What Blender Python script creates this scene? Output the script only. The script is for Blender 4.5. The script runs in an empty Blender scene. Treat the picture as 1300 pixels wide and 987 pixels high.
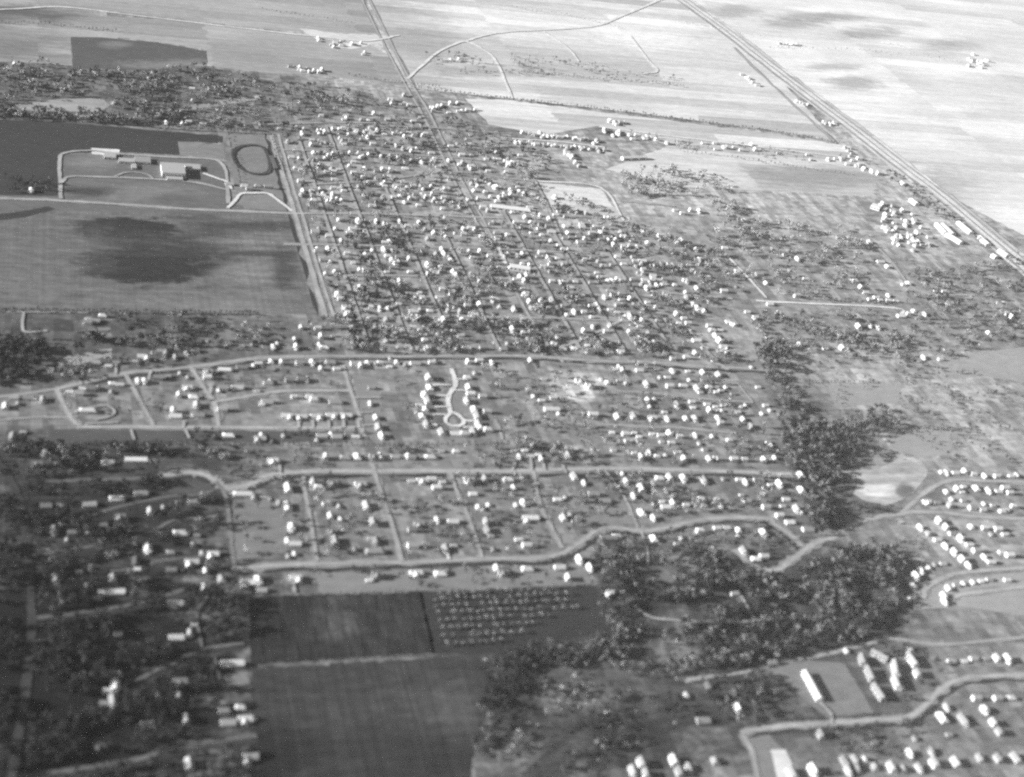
import bpy, math, random
import numpy as np
from mathutils import Vector, Matrix, noise as mnoise

random.seed(7)
RNG = np.random.default_rng(11)
SC = bpy.context.scene
COL = SC.collection

# ------------------------------------------------------------------ camera
W0, H0 = 1300.0, 987.0
FPX = 2015.0                       # focal length in photograph pixels
ALT = 1350.0                       # flying height, metres
UPV = Vector((0.192, -1.0, -1141.0 / FPX)).normalized()   # world up seen in camera axes
FWD = Vector((0, 0, 1))
EY = (FWD - UPV * UPV.dot(FWD)).normalized()
EX = EY.cross(UPV).normalized()


def cam_to_world(v):
    return Vector((v.dot(EX), v.dot(EY), v.dot(UPV)))


def G(px, py, z=0.0):
    """the point of the level plane at height z that a photograph pixel looks at"""
    r = cam_to_world(Vector((px - W0 / 2, py - H0 / 2, FPX)))
    t = (z - ALT) / r.z
    return Vector((r.x * t, r.y * t, z))


def to_px(p):
    d = Vector((p[0], p[1], p[2] - ALT))
    c = EX * d.x + EY * d.y + UPV * d.z
    return c.x / c.z * FPX + W0 / 2, c.y / c.z * FPX + H0 / 2, FPX / c.z


cam_d = bpy.data.cameras.new('camera')
cam = bpy.data.objects.new('camera', cam_d)
COL.objects.link(cam)
R_, D_, F_ = cam_to_world(Vector((1, 0, 0))), cam_to_world(Vector((0, 1, 0))), cam_to_world(FWD)
M = Matrix.Identity(4)
for r in range(3):
    M[r][0], M[r][1], M[r][2] = R_[r], -D_[r], -F_[r]
M[0][3], M[1][3], M[2][3] = 0, 0, ALT
cam.matrix_world = M
cam_d.sensor_width = 36
cam_d.lens = 36 * FPX / W0
cam_d.clip_start = 1
cam_d.clip_end = 60000
cam_d.dof.use_dof = True
cam_d.dof.focus_distance = 4300
cam_d.dof.aperture_fstop = 0.0052
SC.camera = cam

_e = cam_to_world(Vector((7300 - W0 / 2, 630 - H0 / 2, FPX)))
EW_ANG = math.atan2(_e.y, _e.x)              # the street grid's east-west direction
EWV = Vector((math.cos(EW_ANG), math.sin(EW_ANG), 0))
NSV = Vector((-EWV.y, EWV.x, 0))

# ------------------------------------------------------------------ object helpers


def link(name, me, parent=None, m=None):
    o = bpy.data.objects.new(name, me)
    COL.objects.link(o)
    if parent is not None:
        o.parent = parent
    if m is not None and me is not None and not me.materials:
        me.materials.append(m)
    return o


def mesh(name, vs, fs):
    me = bpy.data.meshes.new(name)
    me.from_pydata([tuple(v) for v in vs], [], fs)
    me.update()
    return me


def tag(o, label=None, cat=None, group=None, kind=None):
    if label: o['label'] = label
    if cat: o['category'] = cat
    if group: o['group'] = group
    if kind: o['kind'] = kind
    return o


def thing(name, label, cat, loc, rz=0.0, group=None):
    o = bpy.data.objects.new(name, None)
    COL.objects.link(o)
    o.location = loc
    o.rotation_euler = (0, 0, rz)
    return tag(o, label, cat, group)


ONES = ['', 'first', 'second', 'third', 'fourth', 'fifth', 'sixth', 'seventh', 'eighth', 'ninth', 'tenth', 'eleventh',
        'twelfth', 'thirteenth', 'fourteenth', 'fifteenth', 'sixteenth', 'seventeenth', 'eighteenth', 'nineteenth']
TENS = ['', '', 'twenty', 'thirty', 'forty', 'fifty', 'sixty', 'seventy', 'eighty', 'ninety']


def ordinal(n):
    if n < 20: return ONES[n]
    t, u = divmod(n, 10)
    if t > 9: return str(n) + 'th'
    return (TENS[t][:-1] + 'ieth') if u == 0 else TENS[t] + '-' + ONES[u]


# ------------------------------------------------------------------ materials (black and white film: greys only)
def g4(v): return (v, v, v, 1)


class N:
    """a small node-tree writer"""
    def __init__(s, name):
        s.m = bpy.data.materials.new(name); s.m.use_nodes = True
        s.t = s.m.node_tree; s.t.nodes.clear()
        s.out = s.t.nodes.new('ShaderNodeOutputMaterial')
        s.b = s.t.nodes.new('ShaderNodeBsdfPrincipled')
        s.b.inputs['Roughness'].default_value = 0.9
        s.b.inputs['Specular IOR Level'].default_value = 0.15
        s.t.links.new(s.b.outputs[0], s.out.inputs[0])

    def new(s, t): return s.t.nodes.new(t)

    def put(s, sock, v):
        if isinstance(v, (int, float)): sock.default_value = v
        elif isinstance(v, (tuple, Vector)): sock.default_value = v
        else: s.t.links.new(v, sock)

    def math(s, op, a, b=0.0, c=0.0):
        n = s.new('ShaderNodeMath'); n.operation = op
        for i, v in enumerate((a, b, c)): s.put(n.inputs[i], v)
        return n.outputs[0]

    def vmath(s, op, a, b):
        n = s.new('ShaderNodeVectorMath'); n.operation = op
        s.put(n.inputs[0], a); s.put(n.inputs[1], b)
        return n.outputs['Value'] if op in ('DOT_PRODUCT', 'LENGTH') else n.outputs[0]

    def pos(s): 
        if not hasattr(s, '_p'): s._p = s.new('ShaderNodeNewGeometry').outputs['Position']
        return s._p

    def gridpos(s, sx, sy, off=0.0):
        """position turned into the street grid, scaled per axis"""
        n = s.new('ShaderNodeCombineXYZ')
        s.put(n.inputs[0], s.math('MULTIPLY', s.vmath('DOT_PRODUCT', s.pos(), tuple(EWV)), sx))
        s.put(n.inputs[1], s.math('MULTIPLY', s.vmath('DOT_PRODUCT', s.pos(), tuple(NSV)), sy))
        n.inputs[2].default_value = off
        return n.outputs[0]

    def noise(s, sx, sy, detail=4, rough=0.6, off=0.0, dist=0.0):
        n = s.new('ShaderNodeTexNoise'); n.inputs['Scale'].default_value = 1
        n.inputs['Detail'].default_value = detail; n.inputs['Roughness'].default_value = rough
        n.inputs['Distortion'].default_value = dist
        s.put(n.inputs['Vector'], s.gridpos(sx, sy, off))
        return n.outputs['Fac']

    def smooth(s, v, a, b, lo=0.0, hi=1.0):
        n = s.new('ShaderNodeMapRange'); n.interpolation_type = 'SMOOTHSTEP'
        s.put(n.inputs[0], v)
        n.inputs[1].default_value, n.inputs[2].default_value = a, b
        n.inputs[3].default_value, n.inputs[4].default_value = lo, hi
        return n.outputs[0]

    def finish(s, v):
        c = s.new('ShaderNodeCombineColor')
        for i in range(3): s.put(c.inputs[i], v)
        s.t.links.new(c.outputs[0], s.b.inputs['Base Color'])
        return s.m


def soil(name, base, blobs=(), big=0.5, fine=0.5, streak=0.0, furrow=0.0, off=0.0, furrow_len=60.0, lots=0.0, strips=0.0):
    """earth or grass: mottled tone, patches of moisture, land tone and painted shade (photograph ellipses turned into ground ellipses)"""
    n = N(name)
    v = n.math('ADD', 1.0, n.math('MULTIPLY', n.math('SUBTRACT', n.noise(1 / 260, 1 / 170, 5, .62, off), .5), big * 2.2))
    for amt, lx, ly in ((lots, 17.0, 44.0), (lots * .7, 9.0, 13.0), (strips, 420.0, 65.0)):
        if amt:                                         # garden lots, beds or field strips, each with its own growth
            wob = n.math('MULTIPLY', n.math('SUBTRACT', n.noise(1 / 30, 1 / 30, 2, .5, off + 11), .5), lx * .1)
            gx = n.math('FLOOR', n.math('DIVIDE', n.math('ADD', n.vmath('DOT_PRODUCT', n.pos(), tuple(EWV)), wob), lx))
            gy = n.math('FLOOR', n.math('DIVIDE', n.math('ADD', n.vmath('DOT_PRODUCT', n.pos(), tuple(NSV)), n.math('MULTIPLY', n.math('SINE', n.math('MULTIPLY', gx, 12.9)), ly * .4)), ly))
            cv = n.new('ShaderNodeCombineXYZ'); n.put(cv.inputs[0], gx); n.put(cv.inputs[1], gy); cv.inputs[2].default_value = off
            wn = n.new('ShaderNodeTexWhiteNoise'); wn.noise_dimensions = '3D'; n.put(wn.inputs['Vector'], cv.outputs[0])
            v = n.math('MULTIPLY', v, n.math('ADD', 1.0, n.math('MULTIPLY', n.math('SUBTRACT', wn.outputs['Value'], .5), amt * 2)))
    v = n.math('MULTIPLY', v, n.math('ADD', 1.0, n.math('MULTIPLY', n.math('SUBTRACT', n.noise(1 / 26, 1 / 14, 6, .7, off + 3), .5), fine * 2.4)))
    if streak:  # long tone streaks; on the suburban grass they imitate tree shadows
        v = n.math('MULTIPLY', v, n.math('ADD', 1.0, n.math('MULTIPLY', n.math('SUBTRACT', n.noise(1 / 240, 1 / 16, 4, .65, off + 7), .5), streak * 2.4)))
    if furrow:
        v = n.math('MULTIPLY', v, n.math('ADD', 1.0, n.math('MULTIPLY', n.math('SUBTRACT', n.noise(1 / 7, 1 / furrow_len, 2, .5, off + 9), .5), furrow * 2.4)))
    T = base
    if blobs:
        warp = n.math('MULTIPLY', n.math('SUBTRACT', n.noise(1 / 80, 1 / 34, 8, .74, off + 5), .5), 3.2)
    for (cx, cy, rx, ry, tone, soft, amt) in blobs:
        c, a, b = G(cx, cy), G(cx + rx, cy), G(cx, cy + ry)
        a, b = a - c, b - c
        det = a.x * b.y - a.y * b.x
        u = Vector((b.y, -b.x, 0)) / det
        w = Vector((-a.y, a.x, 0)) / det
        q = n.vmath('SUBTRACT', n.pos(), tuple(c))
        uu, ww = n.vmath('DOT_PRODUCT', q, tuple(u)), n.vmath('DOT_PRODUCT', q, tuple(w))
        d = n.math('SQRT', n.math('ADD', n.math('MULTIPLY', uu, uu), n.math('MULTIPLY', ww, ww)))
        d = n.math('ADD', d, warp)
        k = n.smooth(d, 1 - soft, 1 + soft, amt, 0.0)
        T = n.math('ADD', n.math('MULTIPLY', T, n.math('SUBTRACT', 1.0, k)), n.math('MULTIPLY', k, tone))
    return n.finish(n.math('MINIMUM', n.math('MAXIMUM', n.math('MULTIPLY', v, T), 0.01), 0.85))


def plain(name, v, var=0.25, size=3.0):
    n = N(name)
    return n.finish(n.math('MULTIPLY', v, n.math('ADD', 1.0, n.math('MULTIPLY', n.math('SUBTRACT', n.noise(1 / size, 1 / size, 4), .5), var * 2))))


def road_mat(name, v, verge):
    """worn surface: long patches, wheel-dark stretches, dusty spots"""
    n = N(name)
    s = n.math('ADD', 1.0, n.math('MULTIPLY', n.math('SUBTRACT', n.noise(1 / 40, 1 / 40, 6, .75), .5), 1.5))
    s = n.math('MULTIPLY', s, n.math('ADD', 1.0, n.math('MULTIPLY', n.math('SUBTRACT', n.noise(1 / 4, 1 / 4, 3, .6, 5), .5), .7)))
    return n.finish(n.math('MINIMUM', n.math('MULTIPLY', s, v), .8))


MW = [plain('white_paint_%d' % i, v, .12) for i, v in enumerate((.76, .7, .64))]
MG = [plain('grey_siding_%d' % i, v, .2) for i, v in enumerate((.42, .36))]
MD = [plain('dark_brick_%d' % i, v, .25) for i, v in enumerate((.2, .15))]
RW = [plain('pale_roof_%d' % i, v, .3, 2) for i, v in enumerate((.62, .4, .74, .3))]
RG = [plain('grey_roof_%d' % i, v, .3, 2) for i, v in enumerate((.3, .22))]
RD = [plain('dark_roof_%d' % i, v, .3, 2) for i, v in enumerate((.13, .09))]
M_BRICK = plain('chimney_brick', .25)
M_DARKGLASS = plain('dark_window_glass', .05)
M_BARK = plain('bark', .09, .4, 1.0)
M_LEAF = {'d': [plain('dark_twigs_%d' % i, v, .5, 3) for i, v in enumerate((.042, .065))],
          'm': [plain('grey_twigs_%d' % i, v, .5, 3) for i, v in enumerate((.17, .25))],
          'l': [plain('pale_twigs_%d' % i, v, .5, 3) for i, v in enumerate((.36, .48))]}
M_HEDGE = plain('hedge_leaves', .05, .6, 2)

# ------------------------------------------------------------------ ground, fields, roads
LEVEL = 0.07


def jag_poly(pts, step=6.0, amp=0.5):
    out = []
    for (x0, y0), (x1, y1) in zip(pts, pts[1:] + pts[:1]):
        n = max(1, int(math.hypot(x1 - x0, y1 - y0) / step))
        for i in range(n):
            t = i / n
            out.append((x0 + (x1 - x0) * t + RNG.normal(0, amp), y0 + (y1 - y0) * t + RNG.normal(0, amp * .7)))
    return out


def field(name, pts, m, level=1, label=None, amp=0.5, kind='structure'):
    pts = jag_poly(pts, amp=amp)
    vs = [G(x, y, LEVEL * level) for x, y in pts]
    if sum(a.x * b.y - b.x * a.y for a, b in zip(vs, vs[1:] + vs[:1])) < 0: vs.reverse()
    o = link(name, mesh(name, vs, [list(range(len(vs)))]), None, m)
    return tag(o, label, None, None, kind)


def smooth_line(pts, n=5):
    """Catmull-Rom through the points"""
    P = [Vector(p) for p in pts]
    if len(P) < 3: 
        return [P[0].lerp(P[-1], i / 8) for i in range(9)]
    out = []
    for i in range(len(P) - 1):
        a = P[i - 1] if i > 0 else P[0] * 2 - P[1]
        b, c = P[i], P[i + 1]
        d = P[i + 2] if i + 2 < len(P) else P[-1] * 2 - P[-2]
        for k in range(n):
            t = k / n
            out.append(.5 * ((2 * b) + (c - a) * t + (2 * a - 5 * b + 4 * c - d) * t * t + (3 * b - a - 3 * c + d) * t ** 3))
    out.append(P[-1])
    return out


def strip(name, pts, width, m, z, kind='structure', label=None, side=0.0, jitter=.16, closed=False):
    L = smooth_line([tuple(G(x, y, z)) for x, y in pts])
    vs, fs = [], []
    for i, p in enumerate(L):
        t = (L[min(i + 1, len(L) - 1)] - L[max(i - 1, 0)]).normalized()
        nrm = Vector((-t.y, t.x, 0))
        a, b = width / 2 * (1 + RNG.normal(0, jitter)), width / 2 * (1 + RNG.normal(0, jitter))
        vs += [p + nrm * (side + a), p + nrm * (side - b)]
        if i: fs.append([2 * i - 2, 2 * i - 1, 2 * i + 1, 2 * i])
    o = link(name, mesh(name, vs, fs), None, m)
    return tag(o, label, None, None, kind)


# tones of the land ---------------------------------------------------------
SOIL = {
    'base': soil('suburban_grass', .2, [
        (520, 300, 330, 190, .27, .6, .9), (1000, 370, 320, 120, .26, .6, .9), (650, 40, 420, 70, .5, .5, .95), (150, 20, 300, 40, .3, .5, .9), (900, 230, 260, 70, .38, .5, .9), (1180, 200, 160, 120, .42, .5, .9),
        (120, 110, 260, 50, .12, .4, .9), (40, 430, 330, 60, .09, .5, .9), (330, 430, 90, 26, .16, .5, .8),
        (60, 840, 300, 240, .011, .5, 1.0), (130, 640, 190, 90, .032, .5, .95), (110, 580, 190, 30, .06, .5, .9), (1000, 770, 230, 100, .06, .35, .95), (930, 740, 40, 16, .17, .7, .7), (1010, 800, 60, 10, .16, .7, .7), (900, 790, 30, 12, .2, .7, .7), (1000, 900, 160, 60, .1, .5, .9),  # first blobs near black: woodland shade and vignetting put into the ground tone
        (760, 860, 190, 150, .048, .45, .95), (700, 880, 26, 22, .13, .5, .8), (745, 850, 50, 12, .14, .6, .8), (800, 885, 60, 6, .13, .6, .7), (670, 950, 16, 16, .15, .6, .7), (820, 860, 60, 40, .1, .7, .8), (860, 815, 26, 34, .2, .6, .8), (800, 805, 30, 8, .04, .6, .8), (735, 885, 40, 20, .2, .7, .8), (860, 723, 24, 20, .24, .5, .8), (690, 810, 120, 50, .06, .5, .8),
        (1040, 560, 40, 110, .1, .5, .8), (1160, 480, 130, 60, .36, .5, .8), (1220, 560, 120, 40, .33, .5, .8), (1240, 690, 100, 70, .3, .5, .8), (1240, 830, 120, 60, .22, .5, .8), (1250, 920, 80, 60, .17, .5, .8),
        (730, 488, 34, 16, .6, .7, .9), (723, 575, 16, 9, .6, .6, .8)],
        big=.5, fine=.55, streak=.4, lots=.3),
    'far': soil('hazed_pale_stubble', .68, [  # pale fields, base raised further: distant haze whitening put into the colour
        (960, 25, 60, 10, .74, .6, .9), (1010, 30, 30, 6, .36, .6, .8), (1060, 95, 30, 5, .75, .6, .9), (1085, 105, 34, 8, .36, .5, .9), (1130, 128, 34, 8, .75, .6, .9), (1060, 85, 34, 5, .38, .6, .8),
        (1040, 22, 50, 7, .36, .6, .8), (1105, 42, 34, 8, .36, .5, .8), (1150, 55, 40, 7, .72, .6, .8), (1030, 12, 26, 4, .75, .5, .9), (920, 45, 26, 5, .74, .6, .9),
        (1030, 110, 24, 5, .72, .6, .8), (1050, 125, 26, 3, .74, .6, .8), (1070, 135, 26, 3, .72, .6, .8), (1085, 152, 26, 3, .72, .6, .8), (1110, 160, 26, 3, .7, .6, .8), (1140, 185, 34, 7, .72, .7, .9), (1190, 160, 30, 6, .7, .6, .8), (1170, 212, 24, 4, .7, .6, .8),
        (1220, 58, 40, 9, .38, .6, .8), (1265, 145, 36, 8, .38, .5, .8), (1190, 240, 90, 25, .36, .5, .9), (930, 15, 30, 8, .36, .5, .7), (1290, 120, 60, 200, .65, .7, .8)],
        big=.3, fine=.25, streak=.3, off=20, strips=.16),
    'mid': soil('hazed_dry_pasture', .56, [(760, 155, 60, 10, .55, .6, .8), (600, 130, 40, 8, .55, .6, .8), (820, 200, 60, 7, .5, .6, .6), (1040, 225, 80, 14, .32, .6, .8), (700, 25, 180, 20, .66, .6, .9), (830, 40, 60, 20, .72, .7, .9), (530, 60, 50, 60, .36, .6, .8), (480, 20, 40, 40, .38, .6, .8), (860, 130, 160, 26, .58, .6, .8), (590, 190, 40, 16, .34, .5, .8), (620, 90, 80, 8, .3, .6, .7)], big=.25, fine=.3, streak=.35, off=31, strips=.25),  # dry grass tone plus some distance haze painted into the base
    'plough': soil('bottomland_field', .15, [
        (255, 310, 45, 50, .075, .5, .8), (160, 289, 70, 13, .03, .2, 1.0), (165, 304, 50, 12, .05, .5, .8), (190, 337, 84, 26, .03, .2, 1.0), (210, 315, 60, 16, .05, .5, .7), (330, 287, 70, 6, .06, .5, .9),
        (310, 306, 46, 5, .2, .6, .9), (330, 322, 62, 3.5, .055, .6, .9), (318, 347, 42, 11, .2, .5, .9), (350, 372, 46, 4, .2, .7, .8), (225, 378, 75, 8, .17, .6, .8),
        (362, 345, 16, 26, .05, .5, .8), (50, 320, 80, 50, .14, .5, .4), (95, 375, 14, 5, .09, .5, .7), (300, 389, 90, 5, .22, .6, .6)],
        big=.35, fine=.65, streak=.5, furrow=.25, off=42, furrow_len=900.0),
    'school_dark': soil('dark_meadow', .05, (), big=.25, fine=.35, off=50),
    'lawn': soil('school_lawn', .14, [(125, 205, 30, 9, .24, .7, .8), (190, 245, 60, 10, .22, .6, .7), (110, 243, 34, 6, .05, .5, .9), (220, 252, 30, 6, .1, .6, .7)], big=.35, fine=.45, off=57),
    'turf': soil('mown_turf', .21, (), big=.3, fine=.4, off=63),
    'dark_turf': soil('rough_dark_turf', .09, (), big=.3, fine=.4, off=64),
    'dark_field': soil('dark_crop_field', .1, [(230, 82, 60, 6, .24, .6, .8), (145, 57, 20, 4, .24, .7, .7)], big=.2, fine=.35, off=70),
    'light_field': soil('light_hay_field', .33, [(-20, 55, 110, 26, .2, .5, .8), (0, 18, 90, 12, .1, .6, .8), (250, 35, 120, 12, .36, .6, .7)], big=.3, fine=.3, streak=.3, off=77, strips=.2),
    'tilled': soil('tilled_dark_earth', .03, [(500, 800, 30, 40, .035, .5, .7), (430, 790, 26, 26, .09, .6, .7), (340, 790, 40, 50, .025, .5, .8)], big=.7, fine=.8, furrow=1.1, off=84),
    'orchard': soil('orchard_floor', .04, (), big=.3, fine=.6, off=90),
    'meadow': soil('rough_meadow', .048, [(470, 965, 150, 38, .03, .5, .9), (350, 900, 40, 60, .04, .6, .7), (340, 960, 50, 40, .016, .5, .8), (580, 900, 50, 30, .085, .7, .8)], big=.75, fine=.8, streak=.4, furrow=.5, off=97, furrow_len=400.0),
    'pasture': soil('cropped_pasture', .22, (), big=.25, fine=.35, off=103),
    'east_pasture': soil('pale_pasture', .32, (), big=.25, fine=.3, off=104),
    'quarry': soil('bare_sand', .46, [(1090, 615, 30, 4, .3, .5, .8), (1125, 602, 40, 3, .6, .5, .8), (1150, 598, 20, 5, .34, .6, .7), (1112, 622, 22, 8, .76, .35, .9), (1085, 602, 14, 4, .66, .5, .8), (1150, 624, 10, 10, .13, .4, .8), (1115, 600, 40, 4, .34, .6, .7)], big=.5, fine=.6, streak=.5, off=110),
    'bare': soil('pale_bare_ground', .66, (), big=.3, fine=.4, off=117),
    'shoulder': soil('worn_grass_verge', .25, (), big=.5, fine=.7, off=130),
    'rail_ditch': soil('weedy_rail_ditch', .3, (), big=.4, fine=.6, off=140),
    'ditch': soil('dark_ditch_growth', .045, (), big=.3, fine=.6, off=124),  # dark growth for road edges and field strips
}
GS = 14000.0
gv = [(-GS, -4000, 0), (GS, -4000, 0), (GS, 2 * GS - 4000, 0), (-GS, 2 * GS - 4000, 0)]
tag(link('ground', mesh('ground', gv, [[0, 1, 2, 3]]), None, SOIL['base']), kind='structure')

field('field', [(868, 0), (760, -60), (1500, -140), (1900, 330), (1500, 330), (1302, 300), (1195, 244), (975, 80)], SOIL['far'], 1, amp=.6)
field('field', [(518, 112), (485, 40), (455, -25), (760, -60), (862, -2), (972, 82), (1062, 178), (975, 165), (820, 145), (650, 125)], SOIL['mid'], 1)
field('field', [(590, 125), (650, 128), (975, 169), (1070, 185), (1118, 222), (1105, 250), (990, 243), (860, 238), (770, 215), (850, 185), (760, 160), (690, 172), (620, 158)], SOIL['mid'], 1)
field('field', [(345, 39), (466, 55), (492, 70), (514, 110), (420, 97), (335, 92), (262, 84), (263, 62), (130, 45), (80, 32), (20, 14), (180, 23)], SOIL['light_field'], 1)
field('field', [(-60, -30), (454, -30), (484, 50), (325, 36), (175, 18), (80, 8), (-60, 14)], SOIL['light_field'], 1)
field('field', [(-40, 34), (60, 33), (89, 48), (92, 84), (30, 79), (-40, 78)], SOIL['light_field'], 2)
field('field', [(-60, 3), (110, 6), (150, 50), (88, 50), (60, 36), (-60, 38)], SOIL['light_field'], 1.5)
field('field', [(-60, 246), (75, 248), (289, 259), (373, 269), (376, 274), (200, 271.5), (60, 269.5), (-60, 269.5)], SOIL['lawn'], 1)
field('field', [(90, 47), (130, 48), (200, 54), (262, 65), (264, 80), (190, 90), (93, 85)], SOIL['dark_field'], 3, amp=.3)
field('field', [(18, 133), (75, 126), (130, 125), (140, 134), (128, 142), (30, 141)], SOIL['light_field'], 3)
field('field', [(225, 136), (300, 124), (332, 120), (334, 126), (270, 136), (230, 141)], SOIL['light_field'], 3)
field('field', [(-60, 150), (60, 154), (160, 162), (225, 170), (283, 173), (283, 181), (226, 180), (228, 197), (150, 193), (76, 195), (75, 249), (-60, 247)], SOIL['school_dark'], 2, amp=.3)
field('field', [(226, 181), (284, 184), (287, 202), (229, 197)], SOIL['turf'], 2, amp=.3)
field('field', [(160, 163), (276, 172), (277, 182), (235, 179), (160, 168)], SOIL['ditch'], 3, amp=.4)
field('field', [(78, 195), (270, 202), (284, 211), (289, 260), (180, 259), (78, 250)], SOIL['lawn'], 3, amp=.3)
field('field', [(289, 171), (343, 173), (371, 268), (310, 265), (298, 240)], SOIL['turf'], 2, amp=.3)
field('field', [(-60, 268), (60, 268), (200, 270), (375, 273), (413, 399), (330, 398), (150, 396), (-60, 393)], SOIL['plough'], 2, amp=.3)
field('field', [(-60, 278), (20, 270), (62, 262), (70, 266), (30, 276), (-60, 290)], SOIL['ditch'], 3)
field('field', [(316, 758), (536, 752), (552, 829), (318, 843)], SOIL['tilled'], 2, amp=.9)
field('field', [(532, 752), (755, 744), (775, 800), (640, 830), (549, 830)], SOIL['orchard'], 2, amp=.4)
field('field', [(318, 850), (560, 834), (606, 833), (628, 872), (606, 940), (580, 1060), (318, 1060)], SOIL['meadow'], 2, amp=1.2)
field('field', [(402, 728), (560, 724), (742, 716), (752, 742), (560, 749), (404, 753)], SOIL['pasture'], 2, amp=.4)
field('field', [(296, 636), (360, 632), (366, 702), (298, 712)], SOIL['turf'], 2)
field('field', [(214, 609), (258, 603), (276, 618), (258, 627), (222, 629), (208, 620)], SOIL['dark_turf'], 2)
field('field', [(62, 545), (440, 548), (440, 562), (62, 560)], SOIL['dark_turf'], 2)
field('field', [(652, 660), (672, 655), (705, 690), (668, 694)], SOIL['pasture'], 2)
field('field', [(730, 668), (800, 630), (830, 664), (770, 668)], SOIL['pasture'], 1)
field('field', [(447, 476), (478, 478), (488, 555), (466, 555)], SOIL['pasture'], 1)
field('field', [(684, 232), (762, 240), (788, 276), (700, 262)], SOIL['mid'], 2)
field('field', [(740, 240), (752, 238), (764, 246), (760, 250), (748, 249)], SOIL['bare'], 3, amp=.3)
field('field', [(576, 482), (588, 480), (600, 510), (604, 522), (580, 526), (570, 516)], SOIL['turf'], 2)
field('sand_pit', [(1070, 600), (1080, 596), (1108, 597), (1126, 588), (1142, 583), (1168, 588), (1178, 597), (1172, 612), (1158, 628), (1140, 637), (1118, 641), (1100, 636), (1084, 626), (1092, 612)], SOIL['quarry'], 3, amp=1.1)
field('field', [(1135, 548), (1150, 547), (1205, 549), (1208, 578), (1170, 581), (1128, 570)], SOIL['east_pasture'], 1)
field('field', [(1205, 452), (1400, 430), (1400, 500), (1250, 478), (1200, 482)], SOIL['east_pasture'], 1)
field('field', [(1050, 488), (1145, 488), (1140, 512), (1060, 516)], SOIL['east_pasture'], 1)
field('field', [(1160, 742), (1300, 726), (1420, 740), (1420, 800), (1220, 770), (1160, 775)], SOIL['east_pasture'], 1)
field('field', [(960, 842), (1020, 838), (1072, 842), (1110, 905), (1050, 912), (1000, 870)], SOIL['turf'], 1)
field('field', [(1058, 892), (1086, 886), (1092, 904), (1060, 907)], SOIL['pasture'], 2)
field('field', [(945, 938), (975, 930), (1000, 960), (1010, 1010), (965, 1020), (958, 965)], SOIL['pasture'], 2, amp=1)
field('field', [(978, 952), (997, 952), (1014, 990), (1016, 1010), (992, 1010)], SOIL['bare'], 3, amp=.4)
field('field', [(276, 860), (312, 852), (318, 868), (282, 874)], SOIL['turf'], 2, amp=.3)
field('field', [(380, 36), (420, 42), (470, 45), (500, 45), (478, 56), (450, 62), (420, 60), (440, 52), (400, 50)], SOIL['bare'], 2, amp=1)
field('field', [(100, 420), (140, 415), (142, 428), (106, 430)], SOIL['pasture'], 2, amp=1)
field('field', [(86, 452), (142, 442), (142, 450), (100, 464), (70, 462)], SOIL['light_field'], 1)
field('field', [(38, 520), (58, 516), (60, 530), (42, 533)], SOIL['pasture'], 2, amp=1)

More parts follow.
